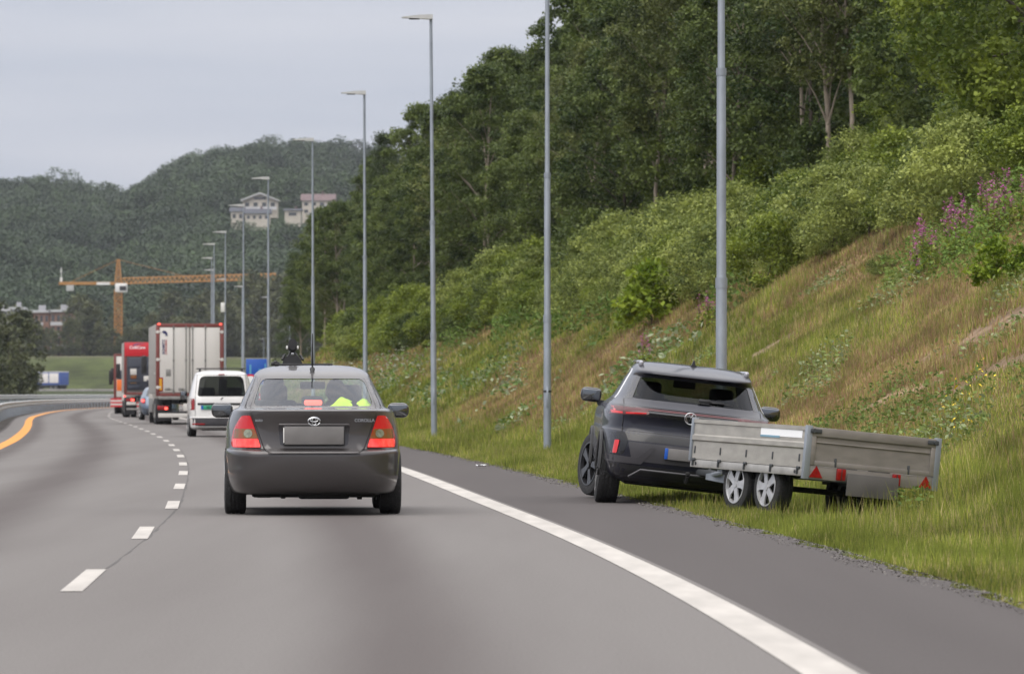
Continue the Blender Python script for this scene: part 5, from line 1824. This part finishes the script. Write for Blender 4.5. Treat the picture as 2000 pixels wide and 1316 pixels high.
# ------------- flatbed trailer, jackknifed
M['alu_side'] = pmat('weathered_aluminium_panel', (0.36, 0.345, 0.315), 0.5, metal=0.25, var=0.12, scale=4, stretch=(1, 1, 3))
M['alu_rear'] = pmat('darker_aluminium_panel', (0.235, 0.215, 0.195), 0.55, metal=0.25, var=0.12, scale=4, stretch=(1, 1, 3))  # darker tone of the side board aluminium, for the rear parts
M['bracket'] = pmat('worn_dark_bracket', (0.05, 0.055, 0.06), 0.6)
M['trailer_plate'] = pmat('grimy_plate_panel', (0.10, 0.093, 0.088), 0.6, var=0.12, scale=5)
tr = empty('flatbed_trailer', (3.575, 57.30, -.075))
tr.rotation_mode = 'QUATERNION'
tr.rotation_quaternion = (Matrix.Rotation(R(25), 3, 'Z') @ Matrix.Rotation(R(1.5), 3, 'X') @ Matrix.Rotation(R(5.2), 3, 'Y')).to_quaternion()
tag(tr, 'grey aluminium flatbed trailer with two axles standing askew in the grass behind the crossover', 'trailer')
W, L, zb, zt = .74, 2.55, .44, .855
# side panels with the pressed rib
def side_profile(x, s):
    t = .014
    return [(s * (x), zb), (s * (x + t), zb), (s * (x + t), .625), (s * (x + t + .018), .640), (s * (x + t + .018), .685), (s * (x + t), .700), (s * (x + t), zt - .045), (s * (x + t + .012), zt - .04), (s * (x + t + .012), zt), (s * (x - .02), zt), (s * (x - .02), zt - .03), (s * x, zt - .04)]
for s in (-1, 1):
    q = MB(); q.prism(side_profile(W, s), .035, L - .035)
    e = q.build('side_board', M['alu_side'], tr)
    q = MB(); q.bx(s * (W - .03), s * (W + .012), .0, L, .355, .435, .004); q.build('side_rail', M['alu'], e)
    for k in range(5):
        y = .14 + k * .58
        q = MB(); q.bx(s * (W + .008), s * (W + .022), y - .012, y + .012, .50, .575, .003); q.bx(s * (W + .008), s * (W + .030), y - .03, y + .03, .425, .450, .004); q.bx(s * (W + .010), s * (W + .030), y + .012, y + .030, .37, .43, .003)
        q.build('latch', M['bracket'], e)
    for y in (.22, 2.42):
        q = MB(); q.cyl((s * (W + .010), y, .395), (s * (W + .016), y, .395), .018, seg=12); q.build('rivet', M['black'], e)
    for y0, y1 in ((-.012, .040), (L - .035, L + .01)):
        MB().bx(s * (W - .03), s * (W + .034), y0, y1, .33 if y0 < 0 else .42, zt + .012, .004).build('corner_post', M['galv'], tr)
e = MB().bx(-W - .0175, -W - .0145 + .0, .12, 1.02, .735, .815).build('notice_strip', M['white_sign'], tr)
MB().bx(-W - .020, -W - .0180, .60, 1.02, .722, .742).build('notice_stripe', pmat('faded_blue', (.18, .32, .42), .6), tr)
# tailgate
q = MB()
q.prism([(-.712, zb + .03), (.712, zb + .03), (.712, zt), (-.712, zt)], .006, .022)
e = q.build('tailgate', M['alu_rear'], tr)
q = MB(); q.bx(-.712, .712, -.012, .0055, .765, zt, .004); q.bx(-.712, -.66, -.010, .0055, zb + .035, .7645, .003); q.bx(.66, .712, -.010, .0055, zb + .035, .7645, .003); q.bx(-.655, .655, -.006, .0055, .700, .712, .003); q.bx(-.66, .66, -.008, .0055, zb + .03, .520, .003)
q.build('tailgate_frame', M['alu_rear'], e)
for s in (-1, 1):
    q = MB(); q.bx(s * .735, s * .61, -.026, -.0125, .795, .838, .008); q.cyl((s * .70, -.035, .818), (s * .70, -.0265, .818), .022, seg=12); q.build('latch', M['bracket'], e)
for xx in (-.42, .42):
    MB().bx(xx - .01, xx + .01, -.014, .004, .47, .56, .003).build('hinge', M['bracket'], e)
# light board
e = MB().bx(-.74, .74, .0, .022, .335, .465, .004).build('light_board', M['alu_rear'], tr)
for xx in (-.63, .63):
    q = MB(); q.prism([(xx - .075, .352), (xx + .075, .352), (xx, .470)], -.010, -.001); q.build('triangle_reflector', M['red_lens'], e)
for s in (-1, 1):
    q = MB(); q.bx(s * .30 if s < 0 else .24, s * .40 if s < 0 else .33, -.030, -.001, .345, .462, .008); e2 = q.build('tail_light', M['red_lens'], e)
    q = MB(); q.bx(s * .345 if s < 0 else .28, s * .355 if s < 0 else .29, -.034, -.0305, .35, .458, .002); q.build('lens_divider', M['black'], e2)
MB().bx(-.29, .30, -.050, -.038, .20, .425, .004).build('number_plate', M['trailer_plate'], e)
# floor, headboard, frame
q = MB(); q.bx(-W + .02, W - .02, .03, L - .03, .425, .440); q.build('floor', M['bracket'], tr)
q = MB(); q.bx(-.712, .712, L - .03, L - .015, .45, zt, .004); q.build('headboard', M['alu_side'], tr)
q = MB()
for xx in (-.4, .4): q.bx(xx - .03, xx + .03, .05, L, .33, .42, .005)
for y in (.3, 1.0, 1.7, 2.4): q.bx(-.68, .68, y - .02, y + .02, .35, .415, .004)
q.build('chassis', M['galv'], tr)
q = MB()
for s in (-1, 1): q.prism([(L - .6, .30 if False else .33), (L + .15, .20), (L + .95, .24), (L + .95, .30), (L + .15, .40), (L - .6, .42)], s * .05 - .02, s * .05 + .02, axis='x')
q.tube([(-.4, L - .3, .36), (0, L + .95, .29)], .03, 8); q.tube([(.4, L - .3, .36), (0, L + .95, .29)], .03, 8)
q.build('drawbar', M['galv'], tr)
q = MB(); q.box((0, L + 1.12, .31), (.07, .45, .07), .02); q.box((0, L + 1.34, .35), (.09, .13, .09), .03, seg=3); q.cyl((0, L + 1.0, .34), (0, L + 1.15, .47), .014, seg=8); q.build('coupling', M['bracket'], tr)
q = MB(); q.cyl((.12, L + .65, -.02), (.12, L + .65, .42), .024, seg=10); q.lathe_x([(.09, .07), (.15, .07)], (0, L + .65, .03), 20); q.build('jockey_wheel', M['bracket'], tr)
q = MB(); q.cyl((-.6, .93, .22), (.6, .93, .22), .03, seg=10); q.cyl((-.6, 1.62, .22), (.6, 1.62, .22), .03, seg=10); q.build('axle', M['dark'], tr)
for s in (-1, 1):
    for y in (.93, 1.62):
        w_ = wheel(tr, s * .60, y, .285, .17, s, rr=.70)
        w_.location.z = .215
    MB().bx(s * .58, s * .60, .6, 2.1, .30, .42).build('mudguard', M['black'], tr)

# ------------- white van
M['van_white'] = pmat('white_van_paint', (0.70, 0.69, 0.68), 0.32, coat=0.7, var=.05, scale=1.5)
VAN = [(0.19, .35, 4.1, .76, 7), (0.215, .14, 4.2, .82, 7), (0.27, .03, 4.3, .855, 7), (0.45, .0, 4.36, .875, 7), (0.525, .0, 4.38, .882, 7), (0.54, .045, 4.38, .880, 7), (0.75, .05, 4.38, .893, 7), (0.95, .06, 4.3, .892, 7), (1.04, .075, 4.0, .885, 7),
       (1.10, .09, 3.5, .868, 7), (1.3, .135, 3.2, .825, 7), (1.5, .19, 2.95, .775, 7), (1.66, .24, 2.7, .725, 6.5), (1.72, .28, 2.6, .69, 6), (1.765, .36, 2.5, .63, 5.5), (1.79, .55, 2.4, .52, 5), (1.805, .8, 2.2, .38, 4), (1.81, 1.0, 2.0, .2, 4)]
bm = loft(VAN, 2)
bvh = BVHTree.FromBMesh(bm)
base = bpy.data.meshes.new('shell'); bm.to_mesh(base); bm.free()
rw = rpoly([(-.66, 1.10), (.66, 1.10), (.585, 1.655), (-.585, 1.655)], [.08, .08, .14, .14])
fw_ = rpoly([(-.72, 1.15), (.72, 1.15), (.60, 1.65), (-.60, 1.65)], .08)
sw = rpoly([(2.0, 1.10), (3.25, 1.10), (2.8, 1.62), (2.0, 1.64)], .06)
cuts = [prism_mesh(rw, -1, 1.2), prism_mesh(fw_, 2.0, 5), prism_mesh(sw, -2, 2, 'x')]
for sx in (-1, 1):
    for yy in (0.95, 3.6): cuts.append(arch(sx * .82, yy, .32, .5))
shell = cut(base, cuts, 0.03)
van = empty('white_van', (-7.90, 154.8, 0), (0, 0, .070))
tag(van, 'small white van with roof bars driving between the saloon and the white lorry', 'van')
link('body', finish(shell), M['van_white'], van)
patch(bvh, rw, 'rear_window', M['tint'], van, out=-.006, thick=0)
patch(bvh, fw_, 'windscreen', M['glass'], van, sign=-1, out=-.006, thick=0)
for s in (-1, 1):
    def S(poly): return [(s * x, z) for x, z in (poly if s < 0 else poly[::-1])]
    patch(bvh, sw, 'side_window', M['tint'], van, axis='x', sign=-s, out=-.006, thick=0)
    patch(bvh, S(rpoly([(.865, 1.04), (.735, 1.04), (.735, .73), (.872, .73)], .03)), 'tail_light', M['red_lens'], van, out=.012, thick=.02, step=.05)
    seam(bvh, [(s * .715, .56), (s * .715, 1.08), (s * .655, 1.68)], 'panel_gap', van, w=.014)
    e = MB().box((s * .995, 2.95, 1.13), (.19, .12, .26), .06, seg=3).build('mirror', M['black'], van)
    MB().box((s * .995, 2.885, 1.13), (.15, .012, .21), .04, seg=3).build('mirror_glass', M['mirror'], e)
    wheel(van, s * .78, .95, .32, .21, s); wheel(van, s * .78, 3.6, .32, .21, s)
seam(bvh, [(-.715, 1.685), (.715, 1.685)], 'panel_gap', van, w=.012)
patch(bvh, rpoly([(-.655, .925), (.655, .925), (.655, .865), (-.655, .865)], .02), 'handle_strip', M['black'], van, out=.010, thick=.02, step=.08)
patch(bvh, rpoly([(-.86, .515), (.86, .515), (.84, .24), (-.84, .24)], .03), 'bumper', M['dull_grey'], van, out=.012, thick=.03, step=.08)
for s in (-1, 1): MB().bx(s * .80, s * .45, -.018, -.004, .33, .37, .004).build('reflector', M['red_lens'], van)
M['green_plate'] = pmat('green_plate', (0.02, 0.30, 0.16), 0.5)
MB().bx(-.56, .02, .022, .036, .745, .855, .004).build('number_plate', M['green_plate'], van)
MB().bx(-.56, -.50, .018, .0215, .747, .853).build('plate_band', M['blue_sign'], van)
text('VJ 2', .10, (-.33, .017, .80), van, M['black'], ext=.002, bold=.002)
MB().box((0, .235, 1.70), (.17, .03, .03), .01).build('high_brake_light', M['red_lens'], van)
q = MB(); q.cyl((.05, .10, 1.08), (-.02, .05, 1.02), .014, seg=6); q.box((.05, .105, 1.075), (.07, .03, .04), .01); q.build('rear_wiper', M['black'], van)
for y in (.75, 1.5):
    q = MB(); q.bx(-.66, .66, y, y + .04, 1.845, 1.875, .008); q.bx(-.60, -.55, y, y + .04, 1.76, 1.85); q.bx(.55, .60, y, y + .04, 1.76, 1.85); q.build('roof_bar', M['black'], van)
for s in (-1, 1): MB().bx(s * .64, s * .67, .6, 2.0, 1.85, 1.87, .005).build('roof_bar_end', M['black'], van)
q = MB(); q.bx(-.55, .55, .5, 3.8, .17, .24, .03); q.cyl((-.65, .95, .3), (.65, .95, .3), .04, seg=10); q.build('underbody', M['dark'], van)
for s in (-1, 1):
    MB().box((s * .38, 2.2, .95), (.46, .14, .8), .06, seg=3).build('seat', M['cloth'], van)
MB().bx(-.8, .8, 1.95, 1.98, .3, 1.05).build('bulkhead', M['trim_cloth'], van)
MB().bx(-.06, .16, .9, 1.0, .9, 1.58, .02).build('pale_inner_panel', M['white'], van)  # pale upright panel, seen as a white strip behind the rear window
# ------------- lorries
M['frame_red'] = pmat('brown_red_frame_paint', (0.17, 0.045, 0.04), 0.5, var=.1)
M['panel_white'] = pmat('off_white_door_panel', (0.60, 0.575, 0.545), 0.45, coat=.3, var=.07, scale=1.2, stretch=(1, 1, .3))
M['panel_grey'] = pmat('warm_grey_side_curtain', (0.30, 0.285, 0.265), 0.6, var=.06, scale=.8)
M['steel'] = pmat('dull_steel', (0.24, 0.235, 0.225), 0.5, metal=.4, var=.12)
M['amber'] = pmat('amber_reflector', (0.62, 0.30, 0.02), 0.4)


def lorry(loc, yaw, label, W=1.28, zb=1.2, zt=3.84, L=9.0, cab=True, side=None, axles=(1.6, 2.95), side_axle=None):
    r = empty('lorry', loc, (0, 0, yaw)); tag(r, label, 'lorry')
    MB().bx(-W, W, .03, L, zb - .02, zt, .03).build('cargo_box', side or M['panel_grey'], r)
    q = MB()
    q.bx(-W - .012, -W + .13, -.02, .03, zb - .12, zt + .01, .01); q.bx(W - .13, W + .012, -.02, .03, zb - .12, zt + .01, .01)
    q.bx(-W + .13, W - .13, -.018, .03, zt - .13, zt + .008, .008); q.bx(-W + .13, W - .13, -.018, .03, zb - .12, zb, .008)
    q.build('rear_frame', M['frame_red'], r)
    q = MB()
    for s in (-1, 1): q.bx(s * .42, s * .34, .4, L + 1.2, .80, 1.05, .01)
    for y in (1.0, 3.0, 5.0): q.bx(-.42, .42, y, y + .1, .85, 1.0)
    q.build('chassis', M['dark'], r)
    for s in (-1, 1):
        for y in axles:
            wheel(r, s * (W - .17), y, .50, .30, s, rr=.56, rimmat=M['steel']); wheel(r, s * (W - .50), y, .50, .28, s, rr=.56, rimmat=M['steel'])
    if cab:
        q = MB(); q.box((0, L + 1.5, 2.1), (2.45, 1.9, 2.7), .15, seg=3); q.build('cab', M['panel_white'], r)
        MB().bx(-1.1, 1.1, L + 2.42, L + 2.47, 1.9, 3.0, .1).build('windscreen', M['window'], r)
        for s in (-1, 1):
            wheel(r, s * 1.05, L + 1.6, .50, .32, s, rr=.56, rimmat=M['steel'])
            MB().box((s * 1.42, L + 2.1, 2.35), (.22, .12, .75), .05, seg=3).build('mirror', M['black'], r)
    return r


t1 = lorry((-12.29, 217, 0), .086, 'white box lorry with a brown red door frame, tallest vehicle in the queue', L=13.0, axles=(2.2, 3.5, 4.8))
for s in (-1, 1):
    e = MB().bx(s * 1.145, s * .035, -.012, .02, 1.23, 3.70, .012).build('rear_door', M['panel_white'], t1)
    for xx in ((.62, .145) if s < 0 else (.10, .59)):
        q = MB(); q.cyl((s * abs(xx), -.03, 1.16), (s * abs(xx), -.03, 3.78), .018, seg=8)
        for z in (1.3, 2.45, 3.68): q.box((s * abs(xx), -.025, z), (.07, .04, .09), .01)
        q.build('locking_bar', M['steel'], e)
    for z in (1.42, 2.48, 3.53):
        q = MB(); q.cyl((s * 1.225, -.03, z), (s * 1.225, -.008 if False else -.021, z), .065, seg=14); q.box((s * 1.17, -.028, z), (.13, .012, .07), .004); q.build('hinge', M['panel_white'], e)
    MB().box((s * 1.17, -.035, 3.83), (.10, .03, .06), .012).build('marker_light', M['red_lit'], t1)
    q = MB(); q.bx(s * 1.05, s * .55, -.004, .02, .52, .80, .01) if s > 0 else None
    if s > 0: q.build('tail_light_panel', M['panel_white'], t1)
    MB().bx(s * 1.24, s * .80, -.02, .01, .56, .72, .015).build('tail_light', M['red_lens'], t1)
    MB().box((s * .90, -.03, .615), (.12, .02, .09), .02).build('brake_light', M['red_lit'], t1)
    MB().bx(s * 1.28, s * .72, .9, .93, .14, .75).build('mudflap', M['black'], t1)
for x0, x1 in ((-.95, -.75), (-.43, -.25)):
    q = MB(); q.bx(x0, x1, -.03, -.0125, 1.30, 1.40, .006); q.bx(x0 + .02, x1 + .09, -.045, -.031, 1.335, 1.36, .005); q.build('door_latch', M['steel'], t1)
e = MB().bx(-1.20, -1.02, -.020, -.0125, 1.26, 1.80, .003).build('reflective_panel', M['red_lens'], t1)
MB().bx(-1.165, -1.055, -.024, -.0205, 1.31, 1.75).build('reflective_field', M['amber'], e)
MB().bx(-.91, -.72, -.018, -.0125, 1.84, 2.11, .002).build('vent_plate', M['steel'], t1)
MB().bx(-1.20, 1.20, -.03, .03, .95, 1.075, .02).build('rear_beam', M['steel'], t1)
MB().bx(-1.20, 1.20, .02, .10, .27, .43, .015).build('underrun_bar', M['panel_white'], t1)
MB().bx(-1.20, 1.20, .015, .08, .435, .50, .01).build('lamp_bar', M['black'], t1)
MB().bx(-.25, .35, .0, .02, .52, .80, .01).build('number_plate', M['panel_white'], t1)
M['navy_ink'] = pmat('navy_lettering', (0.015, 0.02, 0.10), 0.5)
M['red_ink'] = pmat('dark_red_lettering', (0.35, 0.02, 0.03), 0.5)
text('SCHMITZ', .135, (-1.00, -.016, 2.96), t1, M['navy_ink'], rot=(R(90), R(-90), 0), ext=.002, bold=.004)
text('CARGOBULL', .10, (-.905, -.016, 2.96), t1, M['red_ink'], rot=(R(90), R(-90), 0), ext=.002, bold=.003)
q = MB(); q.prism([(-1.04, 3.56), (-1.0, 3.58), (-.93, 3.57), (-.86, 3.50), (-.84, 3.38), (-.87, 3.36), (-.89, 3.44), (-.90, 3.37), (-.93, 3.37), (-.94, 3.46), (-.99, 3.46), (-1.03, 3.50), (-1.07, 3.51)], -.018, -.0125); q.build('bull_logo', M['navy_ink'], t1)
q = MB(); q.bx(-1.285, -1.27, 6.0, 12.5, .45, 1.0, .01); q.build('side_guard', M['steel'], t1)
MB().box((-1.30, 1.6, 1.95), (.02, .16, .08), .005).build('side_marker', M['white'], t1)

t2 = lorry((-18.02, 283, 0), .084, 'lorry with a bright red upper rear panel and dark blue tail lift', W=1.27, zb=1.25, zt=3.74, L=8, axles=(1.7,), side=M['panel_grey'])
M['bright_red'] = pmat('bright_red_panel', (0.55, 0.018, 0.03), 0.35, coat=.4)
M['slate_blue'] = pmat('dark_blue_grey_tail_lift', (0.045, 0.05, 0.068), 0.5, metal=.3, var=.12)
e = MB().bx(-1.25, 1.25, -.035, -.021, 3.04, 3.72, .006).build('upper_panel', M['bright_red'], t2)
q = MB(); q.prism([(-.86, 3.60), (-.62, 3.68), (-.25, 3.68), (-.55, 3.64), (-.80, 3.56)], -.041, -.0355); q.build('swoosh', pmat('blue_grey_ink', (.10, .10, .22), .5), e)
text('ColliCare', .20, (-.62, -.037, 3.47), e, M['white_sign'], ext=.002, bold=.004)
q = MB(); q.bx(-1.12, 1.12, -.08, -.025, 1.36, 2.98, .02); e = q.build('tail_lift', M['slate_blue'], t2)
for x0, x1, z0, z1 in ((-1.1, -.5, 2.45, 2.60), (-1.1, -.5, 1.72, 1.86), (-1.1, -.5, 1.42, 1.58), (-.15, .4, 2.45, 2.60), (-.15, .4, 1.72, 1.86)):
    MB().bx(x0, x1, -.10, -.081, z0, z1, .008).build('rib', M['slate_blue'], e)
for x0, x1, z0, z1, mm_ in ((-.97, -.66, 2.12, 2.42, 'panel_white'), (-.95, -.66, 1.93, 2.10, 'lens_amber'), (-.97, -.66, 1.70, 1.77, 'amber'), (-.30, .12, 1.80, 2.06, 'panel_white')):
    MB().bx(x0, x1, -.092, -.0815, z0, z1, .004).build('sticker', M[mm_], e)
for s in (-1, 1):
    MB().bx(s * 1.18, s * .78, -.02, .01, .80, .94, .015).build('tail_light', M['red_lens'], t2)
    MB().box((s * .85, -.03, .87), (.16, .02, .12), .02).build('brake_light', M['red_lit'], t2)
    MB().box((s * 1.24, -.03, 1.05), (.09, .03, .07), .015).build('marker_light', M['red_lit'], t2)
    MB().bx(s * 1.2, s * .72, .9, .93, .14, .8).build('mudflap', M['black'], t2)
MB().bx(-1.15, -.68, -.02, 0, .62, .77, .005).build('number_plate', M['panel_white'], t2)
MB().bx(-1.15, 1.15, -.02, .06, .36, .46, .02).build('underrun_bar', M['steel'], t2)
q = MB(); q.bx(-.30, -.05, -.05, .3, .45, 1.35, .02); q.bx(.25, .5, -.05, .3, .45, 1.3, .02); q.build('lift_arm', M['dark'], t2)
MB().box((.12, -.03, .95), (.28, .03, .12), .03).build('round_lamp', M['panel_white'], t2)

t3 = lorry((-22.05, 333, 0), .06, 'farthest lorry in the queue with an orange lower rear panel', W=1.25, zb=1.0, zt=3.5, L=7, axles=(1.6,), side=M['panel_grey'])
for s in (-1, 1):
    e = MB().bx(s * 1.10, s * .03, -.012, .02, 1.0, 3.36, .01).build('rear_door', M['panel_white'], t3)
    MB().bx(s * 1.08, s * .05, -.020, -.0125, 1.35, 2.0, .004).build('orange_panel', pmat('orange_panel', (.75, .16, .02), .5, emit=(1, .2, .03), es=.0), e)
    MB().bx(s * 1.08, s * .05, -.020, -.0125, 2.0 + .02, 2.55, .004).build('dark_panel', M['slate_blue'], e)
for z, mm_ in ((.86, 'bright_red'), (.76, 'panel_white'), (.66, 'bright_red'), (.56, 'panel_white'), (.46, 'bright_red')):
    MB().bx(-1.45, 1.30, -.06, -.02, z - .05, z + .045, .008).build('warning_board', M[mm_], t3)
MB().box((-1.50, 6.5, 2.15), (.22, .15, .85), .05, seg=3).build('mirror', M['black'], t3)

# ------------- blue grey hatchback between the lorries
M['hatch_blue'] = pmat('blue_grey_hatchback_paint', (0.12, 0.16, 0.22), 0.3, metal=.5, coat=.8)
HB = [(.2, .3, 3.8, .76, 5), (.25, .1, 3.9, .82, 5), (.4, .0, 4.0, .87, 5.5), (.6, .0, 4.0, .885, 5.5), (.8, .05, 3.95, .88, 5.5), (.95, .08, 3.6, .86, 5), (1.02, .12, 3.2, .83, 5), (1.15, .25, 3.0, .77, 4.5), (1.3, .42, 2.7, .70, 4.2), (1.42, .6, 2.4, .62, 4), (1.48, .9, 2.2, .5, 3.6), (1.51, 1.3, 2.0, .3, 3)]
bm = loft(HB, 2); bvh = BVHTree.FromBMesh(bm); me = bpy.data.meshes.new('hb'); bm.to_mesh(me); bm.free()
me = cut(me, [arch(sx * .82, yy, .31, .45) for sx in (-1, 1) for yy in (.8, 3.3)])
hb = empty('hatchback', (-15.78, 255, 0), (0, 0, .088)); tag(hb, 'blue grey hatchback squeezed between two lorries, only its edge showing', 'car')
link('body', finish(me), M['hatch_blue'], hb)
patch(bvh, rpoly([(-.62, 1.06), (.62, 1.06), (.54, 1.36), (-.54, 1.36)], .05), 'rear_window', M['window'], hb, out=.006, step=.08)
for s in (-1, 1):
    def S(poly): return [(s * x, z) for x, z in (poly if s < 0 else poly[::-1])]
    patch(bvh, S(rpoly([(.84, .95), (.66, .97), (.66, .74), (.86, .72)], .03)), 'tail_light', M['red_lens'], hb, out=.01, thick=.02, step=.05)
    patch(bvh, S(rpoly([(.83, .92), (.69, .92), (.69, .82), (.83, .82)], .03)), 'brake_light', M['red_lit'], hb, out=.016, thick=.01, step=.05)
    wheel(hb, s * .76, .8, .31, .2, s); wheel(hb, s * .76, 3.3, .31, .2, s)
    MB().box((s * .95, 2.6, 1.05), (.2, .12, .14), .04).build('mirror', M['black'], hb)
patch(bvh, rpoly([(-.80, .5), (.80, .5), (.76, .26), (-.76, .26)], .03), 'bumper', M['dull_grey'], hb, out=.012, thick=.03, step=.1)
MB().bx(-.26, .26, .0, .015, .6, .71, .004).build('number_plate', M['panel_white'], hb)

# ------------- distant lorry on the side road
D = 1150
xx = at(126, D)
far = empty('lorry', (xx, D, float(height(xx, D)) + .06), (0, 0, R(50))); tag(far, 'small distant blue and white lorry on the far road below the embankment', 'lorry')
M['cab_blue'] = pmat('blue_lorry_paint', (0.03, 0.07, 0.25), 0.4, coat=.4, var=.1)
MB().bx(-1.25, 1.25, 0, 9.0, 1.1, 3.7, .05).build('cargo_box', M['cab_blue'], far)
for k in range(3):
    MB().bx(-1.27, -1.255, .5 + 2.85 * k, 3.1 + 2.85 * k, 1.55, 3.5, .01).build('side_panel', M['panel_white'], far)
MB().bx(-1.27, 1.27, 0, 9.0, 3.705, 3.85, .05).build('roof_cover', M['panel_white'], far)
MB().box((0, 10.3, 1.9), (2.4, 1.8, 2.6), .15).build('cab', M['cab_blue'], far)
MB().bx(-1.0, 1.0, .2, 11, .55, 1.05, .05).build('chassis', M['dark'], far)
for s in (-1, 1):
    for y in (1.3, 2.6, 7.8, 10.4): wheel(far, s * 1.08, y, .5, .3, s, rr=.56, rimmat=M['steel'])

# ------------- small things on the verge
q = MB(); g = bmesh.ops.create_grid(q.bm, x_segments=8, y_segments=6, size=.5)
for v_ in q.bm.verts:
    v_.co.x *= .17; v_.co.y *= .22; v_.co.z = .03 + .035 * random.random()
bmesh.ops.solidify(q.bm, geom=q.bm.faces[:], thickness=.004)
o = q.build('crumpled_paper', M['white_sign']); D = 13000 / (914 - 769.); o.location = (at(940, D), D, 0.0)
tag(o, 'crumpled white paper scrap lying on the shoulder before the grass', 'litter')

# ------------------------------------------------------------------ haze: one box of thin air
hz = MB(); hz.bx(-2600, 900, -40, 3300, -60, 190)
hm_ = bpy.data.materials.new('thin_haze'); hm_.use_nodes = True
t = hm_.node_tree; t.nodes.clear()
o_ = t.nodes.new('ShaderNodeOutputMaterial'); pv = t.nodes.new('ShaderNodeVolumePrincipled')
pv.inputs['Color'].default_value = (.86, .90, 1.0, 1); pv.inputs['Density'].default_value = HAZE; pv.inputs['Anisotropy'].default_value = 0.2
t.links.new(pv.outputs[0], o_.inputs['Volume'])
o = hz.build('haze', hm_, smooth=None); tag(o, 'thin pale haze lying over the whole valley', 'haze', kind='stuff')
